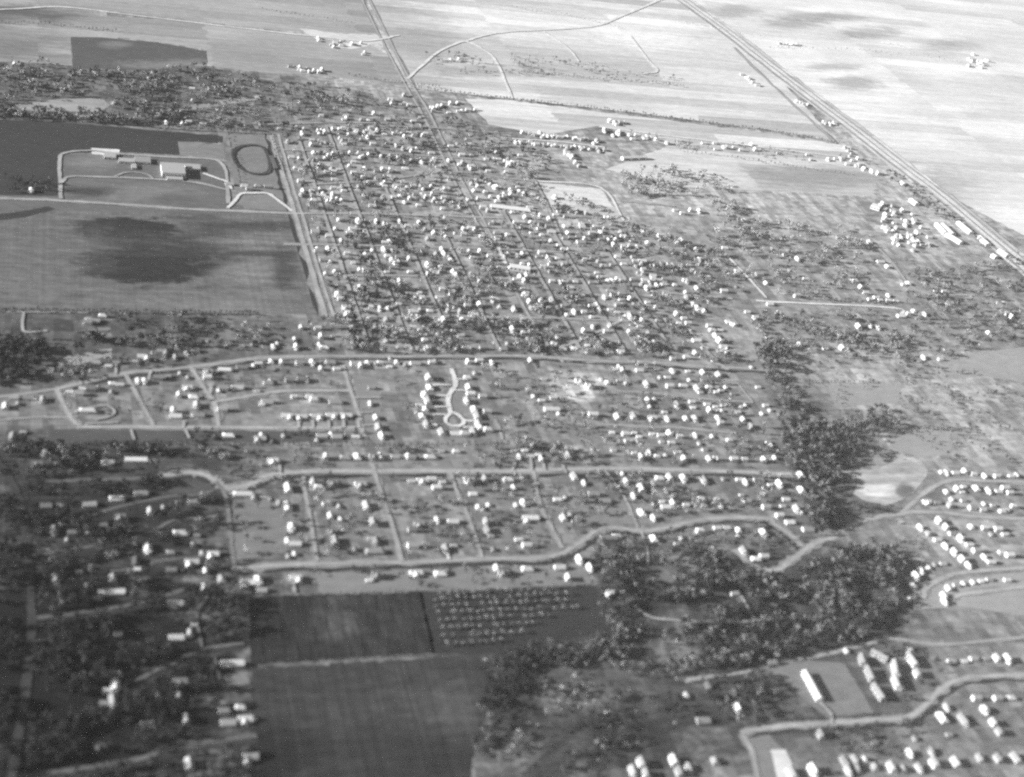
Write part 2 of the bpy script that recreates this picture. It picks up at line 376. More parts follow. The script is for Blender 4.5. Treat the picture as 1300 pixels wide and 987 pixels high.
RD_L = road_mat('concrete_road', .38, 0)
RD_T = road_mat('town_street', .36, 0)
RD_V = road_mat('sandy_lane', .2, 0)
RD_S = road_mat('shaded_lane_gravel', .13, 0)  # gravel darkened for the southwest lanes, their shade put into its colour
RD_M = road_mat('gravel_road', .34, 0)
RD_W = road_mat('new_pale_concrete', .7, 0)
RD_D = road_mat('old_asphalt', .05, 0)
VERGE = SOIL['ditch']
GRASSV = SOIL['turf']
ROADS = [  # name, material, width in metres, dark verge side, points
    ('road', RD_S, 9, 1, [(60, 612), (120, 609), (165, 608), (200, 605)]),
    ('road', RD_L, 10, 1, [(198, 605), (237, 600), (260, 603), (274, 611), (288, 619), (310, 617), (326, 610), (342, 603), (364, 600), (420, 598), (519, 598), (640, 598), (761, 595), (880, 597), (1006, 602)]),
    ('road', RD_V, 7, 0, [(274, 611), (284, 625), (291, 660), (295, 700), (299, 725)]),
    ('road', RD_D, 5, 0, [(20, 635), (60, 632), (90, 632)]),
    ('road', RD_S, 6, 1, [(60, 668), (112, 655), (160, 641), (220, 630), (257, 628), (272, 622)]),
    ('road', RD_S, 6.5, 1, [(36, 706), (48, 704), (100, 696), (160, 685), (193, 675), (220, 661), (259, 657), (290, 652)]),
    ('road', RD_S, 5, 1, [(140, 725), (175, 722), (200, 713), (240, 708), (290, 700)]),
    ('road', RD_S, 8, 1, [(40, 786), (92, 779), (125, 775), (175, 766), (212, 755), (262, 740), (296, 725)]),
    ('road', RD_M, 9, 1, [(296, 725), (336, 719), (400, 716), (519, 714), (600, 710), (686, 708), (713, 702), (729, 694), (743, 684), (757, 674), (779, 670), (820, 674), (850, 669), (880, 662), (910, 658), (970, 658), (984, 666), (1001, 677), (1013, 687), (1020, 698)]),
    ('road', RD_L, 9, 0, [(935, 697), (948, 713), (965, 724), (987, 724), (1003, 713), (1021, 699), (1039, 688), (1060, 682), (1077, 670), (1094, 661), (1120, 656), (1150, 651), (1164, 650), (1200, 651), (1240, 656), (1330, 660)]),
    ('road', RD_L, 8, 0, [(1140, 653), (1152, 645), (1172, 627), (1196, 613), (1220, 609), (1260, 611), (1330, 612)]),
    ('road', RD_L, 9, 0, [(1172, 760), (1178, 745), (1200, 733), (1230, 726), (1330, 719)]),
    ('road', RD_L, 8, 0, [(1208, 768), (1212, 758), (1240, 752), (1330, 742)]),
    ('road', RD_L, 8, 1, [(940, 930), (975, 924), (1050, 918), (1115, 914), (1150, 911), (1170, 900), (1190, 880), (1215, 864), (1260, 858), (1340, 858)]),
    ('track', RD_M, 8, 0, [(868, 866), (885, 861), (935, 855), (975, 846), (1000, 840), (1060, 828), (1130, 812), (1200, 818), (1330, 806)]),
    ('road', RD_M, 7, 0, [(942, 932), (955, 955), (965, 1000)]),
    ('road', RD_S, 7, 1, [(172, 866), (200, 850), (217, 845), (235, 834), (262, 824), (310, 816)]),
    ('road', RD_S, 8, 1, [(60, 982), (100, 976), (175, 964), (212, 952), (265, 942), (326, 934)]),
    ('road', RD_D, 12, 0, [(-20, 560), (16, 615), (26, 641), (32, 675), (36, 715), (40, 772), (39, 815), (35, 852), (28, 902), (18, 970), (10, 1020)]),
    ('track', RD_S, 4, 0, [(42, 814), (58, 813), (75, 811)]),
    ('road', RD_M, 8, 1, [(72, 494), (100, 487), (160, 474), (200, 470), (259, 464), (320, 456), (388, 452.5), (519, 452.5), (660, 452), (720, 456), (780, 459), (830, 460), (880, 465), (930, 467), (980, 470)]),
    ('road', RD_L, 8, 0, [(72, 494), (80, 512), (90, 530), (100, 540), (114, 542), (259, 542.5), (360, 543), (459, 543)]),
    ('road', RD_M, 6, 0, [(-30, 507), (30, 500), (72, 494)]),
    ('road', RD_M, 5, 0, [(-20, 536), (40, 530), (88, 530)]),
    ('road', RD_M, 7, 0, [(160, 476), (171, 496), (183, 518), (195, 540)]),
    ('road', RD_L, 8, 0, [(243, 466), (258, 492), (272, 512), (278, 542)]),
    ('road', RD_L, 7, 0, [(270, 510), (300, 506), (326, 501), (354, 497), (388, 496), (443, 496)]),
    ('road', RD_L, 7, 0, [(436, 464), (446, 498), (455, 524), (459, 543), (464, 558)]),
    ('road', RD_M, 6, 0, [(780, 496), (840, 500), (880, 505), (956, 511)]),
    ('road', RD_M, 6, 0, [(770, 539), (820, 542), (860, 543), (892, 546), (935, 550)]),
    ('road', RD_M, 5, 0, [(936, 486), (956, 511)]),
    ('road', RD_M, 7, 0, [(472, 588), (483, 623), (499, 671), (510, 713)]),
    ('road', RD_M, 6, 0, [(385, 605), (388, 625), (394, 659), (403, 713)]),
    ('road', RD_M, 6, 0, [(572, 600), (580, 623), (590, 645), (598, 665), (608, 693), (612, 709)]),
    ('road', RD_M, 7, 0, [(677, 597), (682, 627), (690, 651), (700, 669), (714, 696)]),
    ('road', RD_M, 5, 0, [(768, 597), (792, 630), (810, 669)]),
    ('track', RD_L, 4, 0, [(814, 674), (822, 699), (822, 718)]),
    ('road', RD_W, 8.5, 0, [(573, 468), (577, 480), (578, 488), (572, 498), (569, 506), (570, 516), (572, 524)]),
    ('road', RD_W, 7, 0, [(573, 524), (567, 529), (566, 536), (573, 540), (584, 540), (589, 535), (585, 529), (578, 525), (573, 524)]),
    ('road', RD_W, 5, 0, [(578, 524), (586, 531), (593, 534), (603, 534)]),
    ('road', RD_M, 6, 0, [(628, 532), (634, 545), (638, 558)]),
    ('road', RD_L, 10, 1, [(344, 170), (354, 205), (365, 240), (377, 280), (393, 335), (413, 402)]),
    ('road', RD_L, 6, 0, [(353, 170), (373, 240), (386, 280), (402, 335), (424, 402)]),
    ('road', RD_L, 6, 0, [(452, -20), (462, 5), (485, 52), (517, 112), (536, 145), (571, 218), (590, 255), (615, 300)]),
    ('road', RD_L, 6, 0, [(462, -20), (472, 5), (495, 52), (526, 112), (546, 145), (581, 218), (600, 255), (624, 300), (660, 380), (690, 430), (715, 460)]),
    ('road', RD_L, 8, 0, [(-30, 251), (60, 254), (130, 258), (230, 265), (300, 268), (375, 271), (450, 271), (530, 273), (640, 277)]),
    ('road', RD_M, 7, 0, [(420, 350), (507, 350), (647, 353)]),
    ('road', RD_M, 7, 0, [(430, 402), (560, 402), (700, 404), (800, 408)]),
    ('road', RD_M, 7, 0, [(380, 235), (480, 229), (571, 218), (640, 226), (682, 231)]),
    ('road', RD_M, 7, 0, [(360, 310), (480, 312), (620, 316), (760, 322)]),
    ('road', RD_M, 6, 0, [(349, 190), (430, 192), (560, 199), (640, 206)]),
    ('road', RD_M, 6, 0, [(340, 158), (420, 156), (500, 157), (545, 162), (650, 170)]),
    ('road', RD_W, 6, 0, [(682, 230), (762, 238), (792, 280)]),
    ('road', RD_L, 6, 0, [(790, 255), (857, 262)]),
    ('road', RD_L, 7, 0, [(680, 230), (697, 265), (712, 300)]),
    ('road', RD_L, 7, 0, [(850, 372), (880, 375), (930, 379)]),
    ('road', RD_W, 7, 0, [(960, 382), (1000, 384), (1135, 391), (1145, 400)]),
    ('road', RD_W, 6, 0, [(920, 322), (940, 342), (973, 378)]),
    ('road', RD_L, 6, 0, [(1110, 310), (1132, 332), (1167, 370), (1237, 375)]),
    ('road', RD_W, 7, 0, [(632, 310), (638, 326), (647, 342)]),
    ('road', RD_L, 6, 0, [(665, 436), (720, 438), (790, 406)]),
    ('road', RD_L, 8, 0, [(850, 400), (880, 425), (905, 455), (925, 470)]),
    ('road', RD_W, 9, 0, [(590, 53), (612, 46), (650, 40), (750, 34), (790, 20), (845, -3)]),
    ('road', RD_W, 8, 0, [(517, 100), (537, 82), (555, 67), (575, 57), (592, 53), (612, 62), (630, 78), (650, 125)]),
    ('road', RD_W, 7, 0, [(690, 40), (720, 60), (735, 78)]),
    ('road', RD_W, 6, 0, [(800, 45), (822, 75), (835, 90), (815, 94)]),
    ('road', RD_W, 7, 0, [(760, 161), (845, 172), (975, 188), (1090, 202)]),
    ('road', RD_W, 6, 0, [(650, 176), (710, 180), (768, 187)]),
    ('road', RD_L, 6, 0, [(932, 60), (972, 100), (1010, 135), (1062, 182)]),
    ('road', RD_W, 7, 0, [(-40, 14), (25, 11), (82, 9), (175, 20), (325, 38), (407, 47), (465, 52), (507, 45)]),
    ('driveway', RD_L, 8, 0, [(77, 252), (76, 225), (76, 203), (82, 194), (117, 191), (150, 195), (210, 199), (268, 202), (283, 210), (288, 225), (290, 258)]),
    ('driveway', RD_L, 7, 0, [(78, 232), (90, 224), (140, 225), (190, 227), (250, 232), (288, 241)]),
    ('driveway', RD_W, 6, 0, [(258, 220), (275, 226), (288, 231), (294, 240)]),
    ('driveway', RD_M, 5, 0, [(145, 224), (160, 219), (175, 219), (188, 222), (196, 228)]),
    ('driveway', RD_W, 7, 0, [(289, 264), (298, 255), (306, 246), (322, 245), (341, 246), (355, 256), (371, 268)]),
    ('driveway', RD_L, 5, 0, [(8, 396), (40, 396), (112, 397)]),
    ('driveway', RD_L, 5, 0, [(30, 397), (30, 420), (60, 420)]),
    ('driveway', RD_M, 5, 0, [(94, 524), (104, 519), (135, 515), (145, 522), (140, 528), (120, 533)]),
    ('driveway', RD_M, 5, 0, [(150, 536), (130, 537), (108, 538)]),
    ('driveway', RD_L, 4, 0, [(806, 769), (820, 780), (840, 786), (905, 790), (975, 787)]),
    ('driveway', RD_L, 4, 0, [(940, 755), (952, 775), (958, 786)]),
    ('driveway', RD_S, 5, 0, [(272, 834), (276, 850), (280, 868)]),
    ('driveway', RD_S, 4, 0, [(260, 738), (262, 760), (250, 778), (256, 822)]),
    ('driveway', RD_L, 5, 0, [(372, 735), (374, 752)]),
    ('driveway', RD_W, 5, 0, [(566, 698), (570, 710)]),
    ('driveway', RD_L, 5, 0, [(1040, 890), (1054, 905), (1056, 918)]),
    ('driveway', RD_L, 5, 0, [(290, 626), (340, 632), (342, 636)]),
]
for x0, y1 in ((468, 172), (520, 160), (575, 235), (632, 300), (735, 262), (790, 290), (850, 320)):
    ROADS.append(('road', RD_T, 7, 0, [(65 + (x0 - 65) * (y + 760) / 1200, y) for y in (446, 380, 320, 260, y1) if y >= y1]))
# driveways of the five houses on the block street, the kerbside column and the court
for x in (379, 397, 417, 436, 455): ROADS.append(('driveway', RD_L, 5, 0, [(x, 533), (x + .6, 543)]))
for y, x0, x1 in ((505, 450, 483), (524, 453, 474), (540, 459, 476)): ROADS.append(('driveway', RD_L, 4, 0, [(x0, y), (x1, y - .5)]))
for y, x0, x1 in ((488.5, 549, 573), (502, 551, 569), (516, 552, 568), (526, 549, 566)): ROADS.append(('driveway', RD_W, 4, 0, [(x0, y), (x1, y + .3)]))
for y, x0, x1 in ((495, 577, 592), (481, 576, 594), (542, 588, 606)): ROADS.append(('driveway', RD_W, 4, 0, [(x0, y), (x1, y + .8)]))
for a, b in (((655, 582), (651, 596)), ((673, 580), (675, 596)), ((688, 582), (692, 596)), ((714, 590), (719, 600)), ((104, 487), (96, 478)), ((187, 483), (192, 470)), ((268, 488), (266, 500)), ((147, 460), (147, 475)), ((233, 534), (233, 542)), ((235, 545), (240, 556)), ((166, 545), (170, 558)), ((354, 588), (356, 600))):
    ROADS.append(('driveway', RD_L, 4, 0, [a, b]))
for i, (nm, m, w, verge, pts) in enumerate(ROADS):
    z = .55 + .012 * i
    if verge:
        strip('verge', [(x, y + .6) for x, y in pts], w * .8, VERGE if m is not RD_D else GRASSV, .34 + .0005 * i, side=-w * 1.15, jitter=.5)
    if m in (RD_L, RD_M) and nm == 'road' and w >= 6:
        strip('verge', pts, w * 1.75, SOIL['shoulder'], .38 + .001 * i, jitter=.35)
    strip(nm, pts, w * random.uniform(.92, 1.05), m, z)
# where trees must not stand: house footprints and roads
CELL = 12.0
blocked = {}


def block_disc(x, y, r):
    for i in range(int((x - r) // CELL), int((x + r) // CELL) + 1):
        for j in range(int((y - r) // CELL), int((y + r) // CELL) + 1):
            blocked.setdefault((i, j), []).append((x, y, r))


for nm, m, w, verge, pts in ROADS:
    L = smooth_line([tuple(G(x, y)) for x, y in pts])
    for a, b in zip(L, L[1:]):
        n = max(1, int((b - a).length / 7))
        for i in range(n):
            q = a.lerp(b, i / n); block_disc(q.x, q.y, w * .5 + 5)


def free(x, y):
    return all((x - a) ** 2 + (y - b) ** 2 > r * r for a, b, r in blocked.get((int(x // CELL), int(y // CELL)), ()))


# the railway: pale ballast shoulders, dark track bed between, two steel rails
RAILPX = [(862, -4), (920, 38), (975, 81), (1030, 123), (1090, 168), (1140, 207), (1192, 246), (1245, 290), (1310, 345), (1400, 420)]
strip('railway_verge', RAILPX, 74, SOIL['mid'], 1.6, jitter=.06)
strip('railway_ditch', RAILPX, 9, SOIL['rail_ditch'], 1.8, side=-24, jitter=.3)
strip('railway_ditch', RAILPX, 6, SOIL['rail_ditch'], 1.8, side=21, jitter=.3)
strip('railway_ballast', RAILPX, 11, RD_W, 2.0, side=-9)
strip('railway_ballast', RAILPX, 11, RD_W, 2.0, side=9)
strip('railway_bed', RAILPX, 5, plain('cinder_track_bed', .28), 2.1)
rs_ = plain('steel_rail', .3)
for sd in (-9.75, -8.25, 8.25, 9.75):
    strip('railway_rail', RAILPX, .2, rs_, 2.3, side=sd)
trk = [(955, 150), (963, 124), (998, 103), (1040, 97), (1080, 99), (1112, 112), (1133, 142), (1146, 185), (1148, 215), (1134, 236), (1105, 246), (1068, 245), (1030, 236), (997, 217), (970, 187)]
strip('running_track', [(60 + x / 4.06, 160 + y / 4.06) for x, y in trk + trk[:1]], 7.5, plain('cinder_running_track', .06), 2.4)

# ------------------------------------------------------------------ buildings


class MB:
    def __init__(s): s.v, s.f = [], []

    def box(s, x0, y0, z0, x1, y1, z1):
        b = len(s.v)
        s.v += [(x0, y0, z0), (x1, y0, z0), (x1, y1, z0), (x0, y1, z0), (x0, y0, z1), (x1, y0, z1), (x1, y1, z1), (x0, y1, z1)]
        s.f += [[b + i for i in q] for q in ((0, 3, 2, 1), (4, 5, 6, 7), (0, 1, 5, 4), (1, 2, 6, 5), (2, 3, 7, 6), (3, 0, 4, 7))]

    def walls(s, x0, y0, x1, y1, z, axis=None, rise=0.0):
        """four walls, with gables when axis is 'x' or 'y'"""
        b = len(s.v)
        s.v += [(x0, y0, 0), (x1, y0, 0), (x1, y1, 0), (x0, y1, 0), (x0, y0, z), (x1, y0, z), (x1, y1, z), (x0, y1, z)]
        s.f += [[b + i for i in q] for q in ((0, 1, 5, 4), (1, 2, 6, 5), (2, 3, 7, 6), (3, 0, 4, 7))]
        if axis == 'x':
            s.v += [(x0, (y0 + y1) / 2, z + rise), (x1, (y0 + y1) / 2, z + rise)]
            s.f += [[b + 4, b + 8, b + 7], [b + 5, b + 6, b + 9]]
        elif axis == 'y':
            s.v += [((x0 + x1) / 2, y0, z + rise), ((x0 + x1) / 2, y1, z + rise)]
            s.f += [[b + 4, b + 5, b + 8], [b + 6, b + 7, b + 9]]

    def gable(s, x0, y0, x1, y1, z, rise, axis, over=.5, hip=0.0, th=.22):
        """a roof with real thickness; hip > 0 pulls the ridge ends in"""
        L0, L1 = (x0, x1) if axis == 'x' else (y0, y1)
        W_0, W_1 = (y0, y1) if axis == 'x' else (x0, x1)
        c = (W_0 + W_1) / 2
        drop = rise / ((W_1 - W_0) / 2) * over
        P = [(L0 - over, W_0 - over, z - drop), (L1 + over, W_0 - over, z - drop), (L1 + over, W_1 + over, z - drop), (L0 - over, W_1 + over, z - drop),
             (L0 - over + hip, c, z + rise), (L1 + over - hip, c, z + rise)]
        b = len(s.v)
        for dz in (th, .02):
            for l, w, h in P:
                s.v.append((l, w, h + dz) if axis == 'x' else (w, l, h + dz))
        top = [(0, 1, 5, 4), (2, 3, 4, 5), (3, 0, 4), (1, 2, 5)] if hip else [(0, 1, 5, 4), (2, 3, 4, 5)]
        fs = [list(q) for q in top] + [[i + 6 for i in reversed(q)] for q in top]
        ring = [0, 1, 2, 3] if hip else [0, 1, 5, 2, 3, 4]
        for p, q in zip(ring, ring[1:] + ring[:1]): fs.append([p, p + 6, q + 6, q])
        s.f += [[b + i for i in q] for q in fs]

    def flat(s, x0, y0, x1, y1, z, over=.3, th=.4):
        s.box(x0 - over, y0 - over, z + .02, x1 + over, y1 + over, z + th)

    def mesh(s, name): return mesh(name, s.v, s.f)


_cache = {}


def house_meshes(code, L, var):
    """wall, roof and chimney meshes of a house type, shared by its copies"""
    key = (code, round(L), var)
    if key in _cache: return _cache[key]
    rnd = random.Random(str(key))
    w, r, c = MB(), MB(), MB()
    ax = 'x' if code in 'ELT' else 'y'
    if code == 'S':
        W, h, rise = L * .78, 2.6, 1.4
        ax = 'x' if var % 2 else 'y'
    else:
        W = min(max(L * .66, 7.0), 10.5)
        h = 5.6 if var % 3 == 0 and L < 17 else (3.4 if L < 22 else 4.2)
        rise = W * rnd.uniform(.27, .42) if L < 20 else W * .22
    a, b = (L / 2, W / 2) if ax == 'x' else (W / 2, L / 2)
    if code == 'L': a *= .95
    hip = W * .42 if (var % 4 == 1 and code in 'EN') else 0
    w.walls(-a, -b, a, b, h, None if hip else ax, rise)
    r.gable(-a, -b, a, b, h, rise, ax, .5, hip)
    if code == 'L':
        sx = -1 if var % 2 else 1
        q = W * .8
        x0, x1 = (a - q, a - .02) if sx > 0 else (-a + .02, -a + q)
        w.walls(x0, -b - 6.2, x1, -b + .3, h - .3, 'y', rise * .8)
        r.gable(x0, -b - 6.2, x1, 0, h - .3, rise * .8, 'y', .45)
    if code == 'T':
        q = W * .42
        w.walls(-q - a * .15, -b - 4.2, q - a * .15, -b + .3, h - .15, 'y', rise * .82)
        r.gable(-q - a * .15, -b - 4.2, q - a * .15, 0, h - .15, rise * .82, 'y', .45)
        if L > 11:
            w.walls(a - .1, -b * .55, a + 4.4, b * .6, 2.6, 'x', 1.2)
            r.gable(a + .5, -b * .55, a + 4.4, b * .6, 2.6, 1.2, 'x', .4)
    if code in 'EN' and var % 5 in (2, 4) and L > 9:          # a lean-to porch or attached garage
        if ax == 'x':
            w.walls(a - .1, -b * .6, a + 3.6, b * .55, 2.5, 'x', 1.1); r.gable(a + .5, -b * .6, a + 3.6, b * .55, 2.5, 1.1, 'x', .4)
        else:
            w.walls(-a * .6, -b - 3.4, a * .55, -b + .1, 2.5, 'y', 1.1); r.gable(-a * .6, -b - 3.4, a * .55, -b - .5, 2.5, 1.1, 'y', .4)
    if code != 'S':
        cx, cy = (a * rnd.choice((-.55, .2, .6)), rnd.uniform(.4, 1.0)) if ax == 'x' else (rnd.uniform(.4, 1.0), b * rnd.choice((-.5, .3, .6)))
        c.box(cx - .45, cy - .45, h + rise * .3, cx + .45, cy + .45, h + rise + 1.1)
        c.box(cx - .55, cy - .55, h + rise + 1.1, cx + .55, cy + .55, h + rise + 1.3)
    _cache[key] = (w, r, c if code != 'S' else None, h + rise)
    return _cache[key]


_mesh_cache = {}


def shared(kind, key, mb, m):
    k = (kind, key, m.name)
    if k not in _mesh_cache:
        me = mb.mesh(kind); me.materials.append(m); _mesh_cache[k] = me
    return _mesh_cache[k]


CROPS = {'a': (0, 740, 4), 'b': (325, 740, 4), 'c': (650, 740, 4), 'd': (975, 740, 4), 'e': (0, 575, 4.985), 'f': (260, 575, 4.985),
         'g': (520, 575, 4.985), 'h': (780, 575, 4.985), 'i': (1040, 575, 4.985), 'j': (0, 400, 4.985), 'k': (260, 400, 4.985),
         'l': (520, 400, 4.985), 'm': (780, 400, 4.985), 'p': (325, 215, 4), 'q': (650, 215, 4), 'r': (975, 215, 4), 'o': (650, 0, 4), 's': (975, 0, 4), 't': (0, 0, 4), 'n': (325, 0, 4)}
